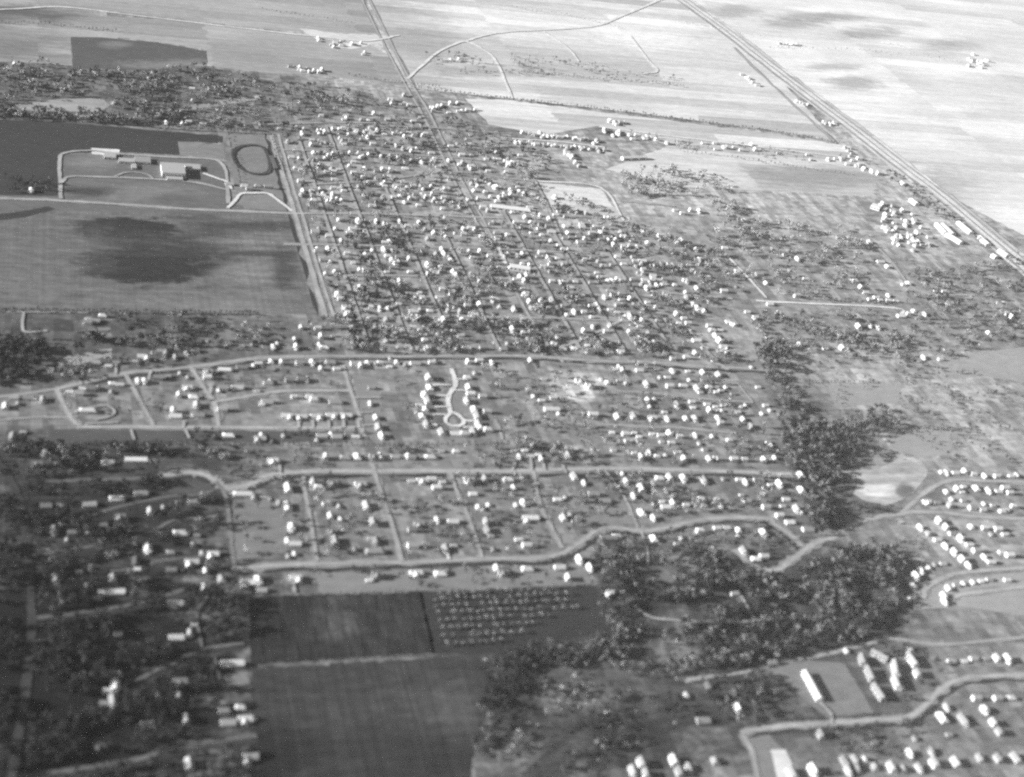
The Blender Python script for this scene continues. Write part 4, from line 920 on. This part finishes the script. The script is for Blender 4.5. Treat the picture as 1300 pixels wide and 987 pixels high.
# ------------------------------------------------------------------ trees
def crown_arrays(nq, qs, seed, slim=1.0):
    """crown of a tree 1 m tall: many small twig clumps (quads) gathered in uneven masses round the limbs"""
    rg = np.random.default_rng(seed)
    nc = 11
    cen = rg.normal(0, 1, (nc, 3)); cen /= np.linalg.norm(cen, axis=1)[:, None]
    cen *= rg.uniform(.35, 1, (nc, 1))
    cen = cen * np.array([.27 * slim, .27 * slim, .27]) + np.array([0, 0, .64])
    rad = rg.uniform(.07, .16, nc)
    which = rg.integers(0, nc, nq)
    d = rg.normal(0, 1, (nq, 3)); d /= np.linalg.norm(d, axis=1)[:, None]
    c = cen[which] + d * (rad[which] * rg.uniform(.3, 1.1, nq))[:, None]
    c[:, 2] = np.clip(c[:, 2], .2, 1.0)
    a = rg.normal(0, 1, (nq, 3)); a /= np.linalg.norm(a, axis=1)[:, None]
    b = np.cross(a, rg.normal(0, 1, (nq, 3))); b /= np.linalg.norm(b, axis=1)[:, None]
    s = qs * rg.uniform(.6, 1.3, (nq, 1))
    v = np.stack([c - a * s - b * s * .7, c + a * s - b * s * .6, c + a * s * .8 + b * s * .8, c - a * s * .9 + b * s * .6], 1).reshape(-1, 3)
    return v, cen


def trunk_mb(cen, seed):
    rnd = random.Random(seed)
    mb = MB()

    def limb(p, q, r0, r1, n=5):
        p, q = Vector(p), Vector(q)
        d = (q - p).normalized()
        u = d.orthogonal().normalized(); w = d.cross(u)
        b = len(mb.v)
        for c, r in ((p, r0), ((p + q) / 2 + u * rnd.uniform(-.01, .01), (r0 + r1) / 2), (q, r1)):
            for i in range(n):
                a = 2 * math.pi * i / n
                mb.v.append(tuple(c + u * math.cos(a) * r + w * math.sin(a) * r))
        for k in range(2):
            for i in range(n):
                mb.f.append([b + k * n + i, b + k * n + (i + 1) % n, b + (k + 1) * n + (i + 1) % n, b + (k + 1) * n + i])
    limb((0, 0, -.02), (0, 0, .4), .03, .02, 6)
    limb((0, 0, .4), (.02, .01, .85), .02, .006)
    for c in cen[:7]:
        limb((0, 0, rnd.uniform(.24, .42)), tuple(c), .013, .004, 4)
    return mb


SHAPES = []
for i in range(7):
    v, cen = crown_arrays(170, .038, 100 + i, (1.0, 1.15, .8, 1.0, 1.25, .7, 1.1)[i])
    tm = trunk_mb(cen, i).mesh('trunk'); tm.materials.append(M_BARK)
    crowns = {}
    for tone in 'dml':
        for k in range(2):
            me = mesh('crown', v, [[4 * q, 4 * q + 1, 4 * q + 2, 4 * q + 3] for q in range(len(v) // 4)])
            me.materials.append(M_LEAF[tone][k]); crowns[tone + str(k)] = me
    SHAPES.append((tm, crowns))
FAR_SHAPES = [crown_arrays(62, .054, 300 + i, (1.0, 1.2, .8, 1.1, .9)[i])[0] for i in range(5)]

for x, y, r in HB:
    block_disc(x, y, r + 3)
    block_disc(x - NSV.x * 11, y - NSV.y * 11, r + 1)


# region of trees: (phrase, outline in the photograph, how many, lowest, tallest, tones)
TREES = [
 ('in the far northwest wood', [(-30, 76), (60, 80), (92, 90), (150, 92), (215, 96), (235, 110), (150, 120), (125, 122), (20, 132), (-30, 140)], 260, 8, 15, 'dmmml'),
 ('in the far northwest wood', [(150, 92), (200, 90), (262, 84), (290, 92), (335, 105), (335, 122), (240, 132), (150, 126)], 200, 8, 15, 'dmmml'),
 ('in the far northwest wood', [(-30, 142), (20, 141), (140, 142), (150, 128), (225, 134), (230, 152), (160, 159), (-30, 149)], 240, 8, 15, 'dmmml'),
 ('in the far northwest wood', [(205, 140), (275, 136), (335, 126), (335, 168), (250, 158), (205, 155)], 120, 7, 13, 'dmmml'),
 ('in the old town', [(340, 110), (420, 110), (520, 138), (620, 165), (700, 200), (690, 232), (560, 215), (370, 205), (342, 150)], 445, 7, 14, 'ddmmll'),
 ('in the old town', [(372, 205), (560, 215), (680, 235), (800, 285), (905, 300), (900, 400), (840, 445), (700, 447), (640, 300), (400, 300)], 580, 7, 16, 'ddmmll'),
 ('in the old town', [(395, 300), (640, 300), (720, 447), (520, 447), (430, 445), (430, 400)], 436, 8, 17, 'ddmmll'),
 ('in the grove beyond the town', [(785, 225), (850, 210), (920, 228), (930, 246), (860, 252), (790, 250)], 90, 10, 18, 'mlll'),
 ('in the grove east of the town', [(900, 255), (1000, 285), (1090, 295), (1110, 330), (1000, 340), (905, 330)], 150, 9, 18, 'mmlll'),
 ('in the grove east of the town', [(905, 330), (1000, 345), (1080, 340), (1110, 375), (980, 378), (900, 370)], 90, 7, 14, 'mmlll'),
 ('in the eastern creek wood', [(1150, 345), (1320, 330), (1320, 420), (1150, 470), (1120, 440), (1150, 395)], 260, 8, 15, 'dmmml'),
 ('in the eastern creek wood', [(950, 400), (1020, 400), (1130, 400), (1150, 440), (1040, 470), (1000, 460), (965, 450)], 180, 8, 15, 'dmmml'),
 ('in the creek wood above the sand pit', [(955, 440), (1000, 440), (1012, 520), (1040, 560), (1030, 620), (1000, 590), (985, 520)], 220, 9, 16, 'dddmm'),
 ('in the creek wood above the sand pit', [(1010, 545), (1062, 540), (1070, 590), (1050, 640), (1065, 665), (1030, 672), (1010, 620)], 205, 10, 17, 'dddmm'),
 ('in the scrub above the eastern tract', [(1060, 470), (1180, 440), (1290, 500), (1290, 590), (1200, 590), (1130, 545), (1060, 540)], 200, 4, 9, 'ddmm'),
 ('in the wood by the sand pit', [(1065, 535), (1135, 515), (1140, 545), (1120, 580), (1080, 595), (1062, 580)], 112, 8, 14, 'ddmm'),
 ('in the creek wood above the sand pit', [(1000, 590), (1035, 590), (1060, 640), (1075, 672), (1040, 690), (1020, 650)], 63, 9, 15, 'dddmm'),
 ('in the dark belt under the orchard', [(600, 840), (660, 832), (770, 805), (870, 850), (900, 925), (700, 985), (600, 960)], 168, 4, 9, 'ddml'),
 ('on the bank under the sand pit', [(1080, 642), (1140, 644), (1150, 640), (1135, 656), (1090, 660)], 22, 6, 10, 'dd'),
 ('in the large southern wood', [(760, 690), (800, 680), (850, 700), (905, 695), (935, 705), (960, 730), (920, 760), (840, 770), (770, 755), (745, 720)], 228, 8, 15, 'dddmm'),
 ('in the large southern wood', [(880, 740), (965, 735), (1000, 735), (1060, 700), (1115, 692), (1145, 715), (1140, 770), (1110, 798), (1000, 800), (900, 790)], 584, 8, 16, 'dddmm'),
 ('in the large southern wood', [(860, 790), (1000, 795), (1130, 798), (1090, 820), (1030, 835), (940, 850), (880, 850)], 265, 8, 15, 'dddmm'),
 ('beside the slanting rows of houses', [(1120, 660), (1160, 665), (1190, 720), (1160, 740), (1120, 700)], 40, 4, 8, 'dmm'),
 ('in the scrub right of the orchard', [(755, 745), (800, 760), (840, 800), (800, 830), (740, 850), (690, 860), (650, 830), (760, 800)], 237, 5, 11, 'ddmm'),
 ('in the hollow below the orchard', [(625, 835), (680, 820), (720, 840), (660, 880), (630, 930), (600, 950), (610, 880)], 144, 7, 13, 'ddd'),
 ('on the southern rough ground', [(780, 800), (870, 790), (890, 830), (860, 860), (800, 860), (740, 880), (700, 920), (660, 970), (640, 960), (700, 880)], 205, 4, 10, 'ddmml'),
 ('in the dark band of the southern rough', [(720, 925), (790, 880), (880, 890), (880, 925), (800, 950), (680, 1000), (690, 960)], 70, 6, 12, 'dd'),
 ('left of the long white shed', [(885, 860), (960, 855), (975, 850), (985, 890), (1000, 912), (935, 925), (900, 910)], 60, 7, 13, 'ddm'),
 ('in the yards below the southern street', [(1000, 925), (1160, 915), (1170, 960), (1040, 985), (1005, 950)], 60, 5, 10, 'ddmm'),
 ('around the southeastern terraces', [(1095, 830), (1150, 822), (1200, 850), (1160, 890), (1130, 890)], 20, 6, 11, 'dd'),
 ('near the looping lanes at the west', [(-20, 550), (90, 570), (260, 566), (262, 600), (120, 606), (-10, 610)], 106, 7, 14, 'dddm'),
 ('near the looping lanes at the west', [(30, 612), (110, 612), (210, 608), (210, 630), (150, 650), (40, 665)], 90, 7, 13, 'ddd'),
 ('near the looping lanes at the west', [(40, 665), (150, 650), (260, 630), (290, 650), (220, 660), (150, 688), (45, 705)], 90, 7, 14, 'dddm'),
 ('near the looping lanes at the west', [(40, 712), (160, 690), (290, 655), (294, 720), (200, 755), (45, 780)], 135, 7, 14, 'dddm'),
 ('in the dark southwest grounds', [(45, 790), (180, 768), (300, 730), (312, 800), (210, 845), (170, 870), (45, 870)], 247, 7, 15, 'ddd'),
 ('in the dark southwest grounds', [(40, 870), (170, 870), (210, 850), (270, 830), (310, 880), (300, 935), (170, 962), (35, 975)], 198, 7, 15, 'ddd'),
 ('in the dark southwest grounds', [(-20, 620), (20, 640), (30, 700), (30, 860), (20, 1000), (-40, 1000)], 181, 8, 15, 'ddd'),
 ('in the dark southwest grounds', [(60, 985), (200, 965), (320, 945), (325, 1010), (60, 1020)], 99, 7, 13, 'ddd'),
 ('in the wood at the western edge', [(-20, 428), (60, 430), (140, 428), (142, 438), (60, 455), (40, 480), (-20, 492)], 190, 9, 15, 'ddd'),
 ('in the wood at the western edge', [(150, 402), (285, 404), (282, 440), (220, 450), (150, 440)], 85, 8, 14, 'ddm'),
 ('behind the long upper street', [(60, 458), (160, 458), (230, 445), (255, 446), (250, 460), (120, 478), (60, 486)], 48, 6, 12, 'dmmlll'),
 ('behind the long upper street', [(285, 404), (430, 404), (432, 446), (330, 448), (285, 448)], 48, 6, 12, 'dmmlll'),
 ('behind the long upper street', [(430, 425), (560, 420), (700, 425), (840, 440), (930, 450), (925, 462), (720, 450), (440, 449)], 120, 8, 16, 'dmmlll'),
 ('in the open yards of the block', [(80, 496), (260, 472), (430, 462), (440, 494), (330, 498), (268, 508), (190, 530), (110, 535)], 36, 5, 10, 'dd'),
 ('in the yards by the block street', [(230, 548), (470, 548), (470, 558), (230, 560)], 24, 6, 10, 'dd'),
 ('in the yards right of the court', [(605, 470), (720, 470), (770, 500), (770, 590), (650, 590), (640, 540), (620, 490)], 90, 6, 13, 'dmlll'),
 ('between the court and the block', [(490, 465), (540, 470), (530, 540), (500, 550)], 14, 6, 10, 'dm'),
 ('along the lane under the court', [(0, 567), (260, 572), (500, 568), (640, 566), (720, 568), (760, 590), (640, 594), (440, 593), (300, 600), (262, 590), (0, 600)], 135, 6, 13, 'ddmml'),
 ('in the paved circle', [(286, 597), (300, 592), (322, 604), (312, 613), (292, 612)], 10, 6, 10, 'dd'),
 ('in the yards under the wide street', [(300, 615), (380, 606), (480, 604), (500, 712), (300, 715)], 63, 6, 12, 'dmml'),
 ('in the yards under the wide street', [(485, 604), (600, 604), (690, 604), (712, 690), (690, 705), (510, 708)], 93, 6, 12, 'dmml'),
 ('in the yards under the wide street', [(690, 604), (770, 604), (775, 650), (720, 680)], 38, 7, 13, 'dmml'),
 ('in the yards of the eastern blocks', [(770, 604), (1000, 606), (1000, 650), (860, 655), (790, 665)], 93, 5, 12, 'dmmll'),
 ('in the yards of the eastern blocks', [(765, 462), (930, 470), (1000, 595), (780, 590)], 161, 5, 12, 'dmmll'),
 ('under the lower curving street', [(300, 728), (400, 724), (560, 720), (740, 712), (755, 742), (530, 750), (310, 755)], 40, 5, 10, 'ddm'),
 ('by the creek houses', [(800, 678), (900, 668), (970, 668), (1010, 700), (985, 720), (930, 700), (850, 700)], 45, 5, 11, 'dmm'),
 ('around the school drive', [(5, 225), (70, 232), (72, 246), (10, 246)], 26, 7, 12, 'ddm'),
 ('along the fields beyond the town', [(520, 70), (650, 70), (740, 80), (860, 100), (860, 110), (700, 98), (520, 92)], 110, 5, 11, 'mml'),
 ('along the railway', [(1120, 215), (1160, 232), (1240, 300), (1300, 330), (1300, 345), (1200, 285), (1130, 230)], 60, 6, 12, 'ddm'),
 ('along the far roads', [(760, 165), (1000, 188), (1100, 204), (1110, 214), (960, 200), (800, 182)], 50, 5, 11, 'mml'),
 ('in the eastern fields', [(980, 300), (1150, 330), (1290, 430), (1240, 440), (1010, 395), (960, 330)], 60, 4, 9, 'dmm'),
]
# rows of trees standing in a line
TLINES = [
 ('on the far eastern boundary', [(975, 61), (1082, 64), (1175, 72), (1225, 80)], 34, 4, 8, 'dm'),
 ('on the far eastern boundary', [(868, 28), (930, 42), (985, 50)], 14, 4, 7, 'dm'),
 ('on the far boundary in the pale fields', [(1060, 40), (1100, 52), (1150, 60)], 12, 4, 7, 'm'),
 ('on the far boundary in the pale fields', [(640, 8), (720, 20), (790, 36)], 24, 4, 7, 'mm'),
 ('on the far boundary in the pale fields', [(330, 12), (400, 22), (450, 30)], 20, 4, 7, 'dm'),
 ('on the far boundary in the pale fields', [(0, 30), (60, 30), (100, 36), (150, 40)], 30, 5, 9, 'dm'),
 ('in the curved tree line left of the rough', [(604, 960), (612, 915), (628, 872), (662, 850), (700, 838)], 30, 6, 11, 'dd'),
 ('in the slanting tree line of the rough', [(652, 985), (690, 950), (722, 925), (765, 902)], 24, 5, 9, 'dd'),
 ('in the second slanting line of the rough', [(745, 985), (775, 945), (810, 905)], 16, 4, 8, 'dm'),
 ('along the boundary over the meadow corner', [(556, 752), (552, 790), (556, 830)], 10, 3, 5, 'dd'),
 ('in the dark tree line above the school', [(-20, 147), (60, 150), (160, 159), (250, 166), (345, 171)], 74, 8, 12, 'dd'),
 ('in the twin avenue above the school', [(130, 151), (230, 158), (330, 166)], 40, 7, 10, 'dd'),
 ('in the tree line above the western wood', [(-20, 395), (60, 396), (140, 397), (230, 399), (330, 399)], 70, 6, 10, 'dd'),
 ('in the far hedgerow across the pale fields', [(520, 112), (590, 120), (650, 127), (760, 139), (870, 153), (975, 167), (1066, 182)], 130, 6, 10, 'dm'),
 ('in the far hedgerow behind the town', [(440, 96), (520, 108), (560, 112)], 26, 6, 9, 'dm'),
 ('on the field edge beyond the town', [(650, 90), (720, 97), (800, 104), (870, 110)], 50, 5, 8, 'dm'),
 ('on the field edge in the east', [(860, 192), (930, 200), (1005, 212), (1080, 222)], 40, 5, 8, 'dm'),
 ('in the row left of the running track', [(290, 172), (295, 192), (301, 215), (306, 236)], 20, 6, 9, 'dd'),
 ('along the road right of the running track', [(344, 172), (350, 195), (356, 218)], 14, 6, 9, 'dd'),
 ('in the boundary row above the lower lane', [(-10, 563), (80, 564), (260, 565), (450, 566), (640, 563)], 96, 4, 8, 'dd'),
 ('in the row under the tilled field', [(318, 842), (400, 839), (480, 835), (558, 832)], 46, 3, 6, 'dd'),
 ('in the row over the tilled field', [(314, 757), (420, 755), (535, 751), (640, 748), (755, 743)], 50, 3, 5, 'dd'),
 ('in the hedgerow by the eastern road', [(1010, 379), (1060, 382), (1135, 386)], 36, 6, 10, 'dd'),
 ('in the row by the upper east meadow', [(1020, 486), (1065, 486), (1110, 486)], 20, 5, 8, 'dd'),
 ('in the row over the sand pit meadow', [(1135, 546), (1170, 544), (1215, 547)], 22, 5, 8, 'dd'),
 ('in the southern street hedge', [(940, 918), (1050, 912), (1140, 905)], 36, 3, 6, 'dd'),
 ('on the left edge of the long shed lawn', [(900, 858), (960, 845), (1030, 832)], 26, 5, 9, 'dd'),
 ('in the row right of the grass court', [(715, 520), (730, 545), (742, 570)], 16, 6, 9, 'dd'),
]
pts_all = []
for phrase, poly, n, h0, h1, tn in TREES:
    xs, ys = [p[0] for p in poly], [p[1] for p in poly]
    k = got = 0
    while got < n and k < n * 30:
        k += 1
        x, y = RNG.uniform(min(xs), max(xs)), RNG.uniform(min(ys), max(ys))
        if not in_poly(x, y, poly): continue
        p = G(x, y)
        if not free(p.x, p.y): continue
        if RNG.random() > (.68 if 'wood' in phrase or 'hollow' in phrase else .5) + 1.5 * mnoise.noise(Vector((p.x / 55, p.y / 55, 4.2))): continue      # trees gather in clumps
        got += 1
        pts_all.append((p, RNG.uniform(h0, h1) * (1.4 if h1 > 10 else 1.2), tn[int(RNG.integers(0, len(tn)))], phrase, x, y))
for phrase, poly, n, h0, h1, tn in TLINES:
    for x, y in along(poly, n, .8, .5):
        p = G(x, y)
        pts_all.append((p, RNG.uniform(h0, h1), tn[int(RNG.integers(0, len(tn)))], phrase, x, y))


def tsize(q):
    x, y, k = to_px(q[0])
    ok = -2 < x < 1302 and -2 < y < 992
    return k * q[1] if ok else 0


pts_all.sort(key=lambda q: -tsize(q))
solo_t, mass_t = pts_all[:300], pts_all[300:]

# labels that point at a tree by the house it stands nearest to
SOLOP = np.array([(r['p'].x, r['p'].y) for r in SOLO])
used_l = set()
TONE_W = {'d': 'dark', 'm': 'grey', 'l': 'pale'}
count_ph = {}
solo_t.sort(key=lambda q: q[4])


def tree_label(p, h, tone, phrase):
    adj = ('tall' if h > 12.5 else 'low' if h < 8.5 else 'middling') + ' ' + TONE_W[tone]
    d = np.hypot(SOLOP[:, 0] - p.x, SOLOP[:, 1] - p.y)
    for i in np.argsort(d)[:3]:
        if d[i] > 70: break
        r = SOLO[int(i)]
        q = r['p'] - p
        e, n = -q.dot(EWV), -q.dot(NSV)
        rel = ('right of' if e > 0 else 'left of') if abs(e) > abs(n) else ('behind' if n > 0 else 'in front of')
        near = 'close ' if d[i] < 24 else ''
        lab = '%s tree %s%s the %s' % (adj, near, rel, r['short'])
        if len(lab.split()) > 16: lab = lab.replace('middling ', '').replace('tall ', '').replace('low ', '')
        if lab not in used_l and len(lab.split()) <= 16: return lab
    return None


def part_of_wood(q):
    if q[3] not in ('in the large southern wood', 'in the dark southwest grounds', 'near the looping lanes at the west', 'in the dark belt under the orchard', 'in the hollow below the orchard'): return q
    x, y = q[4], q[5]
    base = q[3].replace('in the ', '').replace('near the ', '').replace(' at the west', '').replace('large ', '').replace('dark ', '')
    if 'wood' in base:
        ns = 'upper' if y < 735 else 'lower' if y > 790 else 'middle'
        ew = 'left' if x < 900 else 'right' if x > 1060 else 'central'
    elif 'lanes' in base:
        ns, ew = ('upper' if y < 630 else 'lower' if y > 700 else 'middle'), ('left' if x < 100 else 'right' if x > 190 else 'central')
    else:
        ns, ew = ('upper' if y < 840 else 'lower' if y > 920 else 'middle'), ('left' if x < 110 else 'right' if x > 210 else 'central')
        if 'orchard' in base: ew = 'left' if x < 660 else 'right' if x > 760 else 'central'
    return (q[0], q[1], q[2], 'in the %s %s %s' % (ns, ew, base), x, y)


solo_t = [part_of_wood(q) for q in solo_t]
for q in solo_t:
    lab = tree_label(q[0], q[1], q[2], q[3])
    key = (q[3], q[2])
    count_ph[key] = count_ph.get(key, 0) + 1
    if lab is None:
        lab = '%s bare tree, %s such from the left %s' % (TONE_W[q[2]], ordinal(count_ph[key]), q[3])
    used_l.add(lab)
    i = random.randrange(len(SHAPES))
    t = thing('tree', lab, 'tree', q[0], random.uniform(0, 6.28), 'trees ' + q[3])
    s = q[1]
    t.scale = (s * random.uniform(1.05, 1.4), s * random.uniform(1.05, 1.4), s)
    link('trunk', SHAPES[i][0], t)
    link('crown', SHAPES[i][1][q[2] + str(random.randrange(2))], t)

# orchard: a planted grid, each tree its own
rows_ = [((543, 757), (706, 749)), ((546, 764), (722, 756)), ((549, 772), (732, 764)), ((551, 781), (738, 773)), ((553, 790), (700, 783)), ((556, 800), (682, 793)), ((559, 810), (664, 804)), ((562, 820), (640, 815))]
for ri, (a, b) in enumerate(rows_):
    n = int((b[0] - a[0]) / 9.6)
    nth = 0
    for j in range(n):
        x, y = a[0] + (b[0] - a[0]) * (j + .5) / n + RNG.normal(0, .7), a[1] + (b[1] - a[1]) * (j + .5) / n + RNG.normal(0, .5)
        if (ri * 7 + j * 5) % 13 == 0: continue
        x += RNG.normal(0, .8); y += RNG.normal(0, .7)
        p = G(x, y)
        nth += 1
        t = thing('orchard_tree', 'small round orchard tree, %s from the left in the %s orchard row from the houses' % (ordinal(nth), ordinal(ri + 1)), 'orchard tree', p, random.uniform(0, 6.28), 'fruit trees in the planted orchard')
        s = RNG.uniform(6.2, 9.4)
        t.scale = (s * 1.35, s * 1.35, s)
        i = random.choice((1, 4, 6))
        link('trunk', SHAPES[i][0], t)
        link('crown', SHAPES[i][1][random.choice(('m1', 'l0', 'l0'))], t)

# all the remaining trees as one wood
V, MI = [], []
for p, h, tone, phrase, x, y in mass_t:
    s = FAR_SHAPES[int(RNG.integers(0, len(FAR_SHAPES)))]
    a = RNG.uniform(0, 6.28)
    ca, sa = math.cos(a), math.sin(a)
    w = RNG.uniform(1.05, 1.5)
    v = np.stack([(s[:, 0] * ca - s[:, 1] * sa) * h * w + p.x, (s[:, 0] * sa + s[:, 1] * ca) * h * w + p.y, s[:, 2] * h], 1)
    V.append(v)
    # a bare trunk: two crossed tapered faces
    r = h * .03
    V.append(np.array([(p.x - r, p.y, 0), (p.x + r, p.y, 0), (p.x + r * .4, p.y, h * .5), (p.x - r * .4, p.y, h * .5),
                       (p.x, p.y - r, 0), (p.x, p.y + r, 0), (p.x, p.y + r * .4, h * .5), (p.x, p.y - r * .4, h * .5)]))
    k = {'d': 0, 'm': 2, 'l': 4}[tone] + int(RNG.integers(0, 2))
    MI += [k] * (len(s) // 4) + [6, 6]
V = np.concatenate(V)
nq = len(V) // 4
me = bpy.data.meshes.new('woodland')
me.vertices.add(len(V)); me.vertices.foreach_set('co', V.astype(np.float32).ravel())
me.loops.add(nq * 4); me.loops.foreach_set('vertex_index', np.arange(nq * 4, dtype=np.int32))
me.polygons.add(nq); me.polygons.foreach_set('loop_start', np.arange(0, nq * 4, 4, dtype=np.int32))
for m in M_LEAF['d'] + M_LEAF['m'] + M_LEAF['l'] + [M_BARK]: me.materials.append(m)
me.polygons.foreach_set('material_index', np.array(MI, dtype=np.int32))
me.update(calc_edges=True)
tag(link('woodland', me), 'the thousands of smaller bare trees of the town, creeks and woods', 'woodland', kind='stuff')

# ------------------------------------------------------------------ air, sky, sun
SUN_EL = math.radians(19)
SUN_AZ = math.radians(16.5) + math.pi          # direction towards the sun, from +X
sdir = Vector((math.cos(SUN_AZ) * math.cos(SUN_EL), math.sin(SUN_AZ) * math.cos(SUN_EL), math.sin(SUN_EL)))
sd = bpy.data.lights.new('sun', 'SUN')
sd.energy = 5.0
sd.angle = math.radians(.5)
sd.color = (1.0, 1.0, 1.0)
so = bpy.data.objects.new('sun', sd); COL.objects.link(so)
so.rotation_euler = sdir.to_track_quat('Z', 'Y').to_euler()

wd = bpy.data.worlds.new('World'); SC.world = wd
wd.use_nodes = True
nt = wd.node_tree
bg = nt.nodes['Background']
sky = nt.nodes.new('ShaderNodeTexSky'); sky.sky_type = 'NISHITA'; sky.sun_disc = False
sky.sun_elevation = SUN_EL; sky.sun_rotation = math.atan2(sdir.x, sdir.y)
sky.air_density = 1.5; sky.dust_density = 2.0
bw = nt.nodes.new('ShaderNodeRGBToBW')
nt.links.new(sky.outputs[0], bw.inputs[0]); nt.links.new(bw.outputs[0], bg.inputs['Color'])
bg.inputs['Strength'].default_value = .04

hz = MB(); hz.box(-GS - 200, -4200, -1, GS + 200, 2 * GS - 3800, ALT + 6)
hm = bpy.data.materials.new('haze_air'); hm.use_nodes = True
ht = hm.node_tree; ht.nodes.clear()
ho = ht.nodes.new('ShaderNodeOutputMaterial')
hv = ht.nodes.new('ShaderNodeVolumePrincipled')
hv.inputs['Color'].default_value = (.93, .93, .93, 1)
hv.inputs['Density'].default_value = 1.5e-5
hv.inputs['Anisotropy'].default_value = -0.55
ht.links.new(hv.outputs[0], ho.inputs['Volume'])
tag(link('haze', hz.mesh('haze'), None, hm), kind='stuff')

SC.render.engine = 'CYCLES'
SC.cycles.volume_bounces = 1
SC.cycles.max_bounces = 4
SC.cycles.diffuse_bounces = 2
SC.cycles.filter_width = 2.3
SC.cycles.use_denoising = False
SC.view_settings.view_transform = 'Standard'
SC.view_settings.look = 'None'
SC.view_settings.exposure = 1.0
SC.view_settings.gamma = 1.0
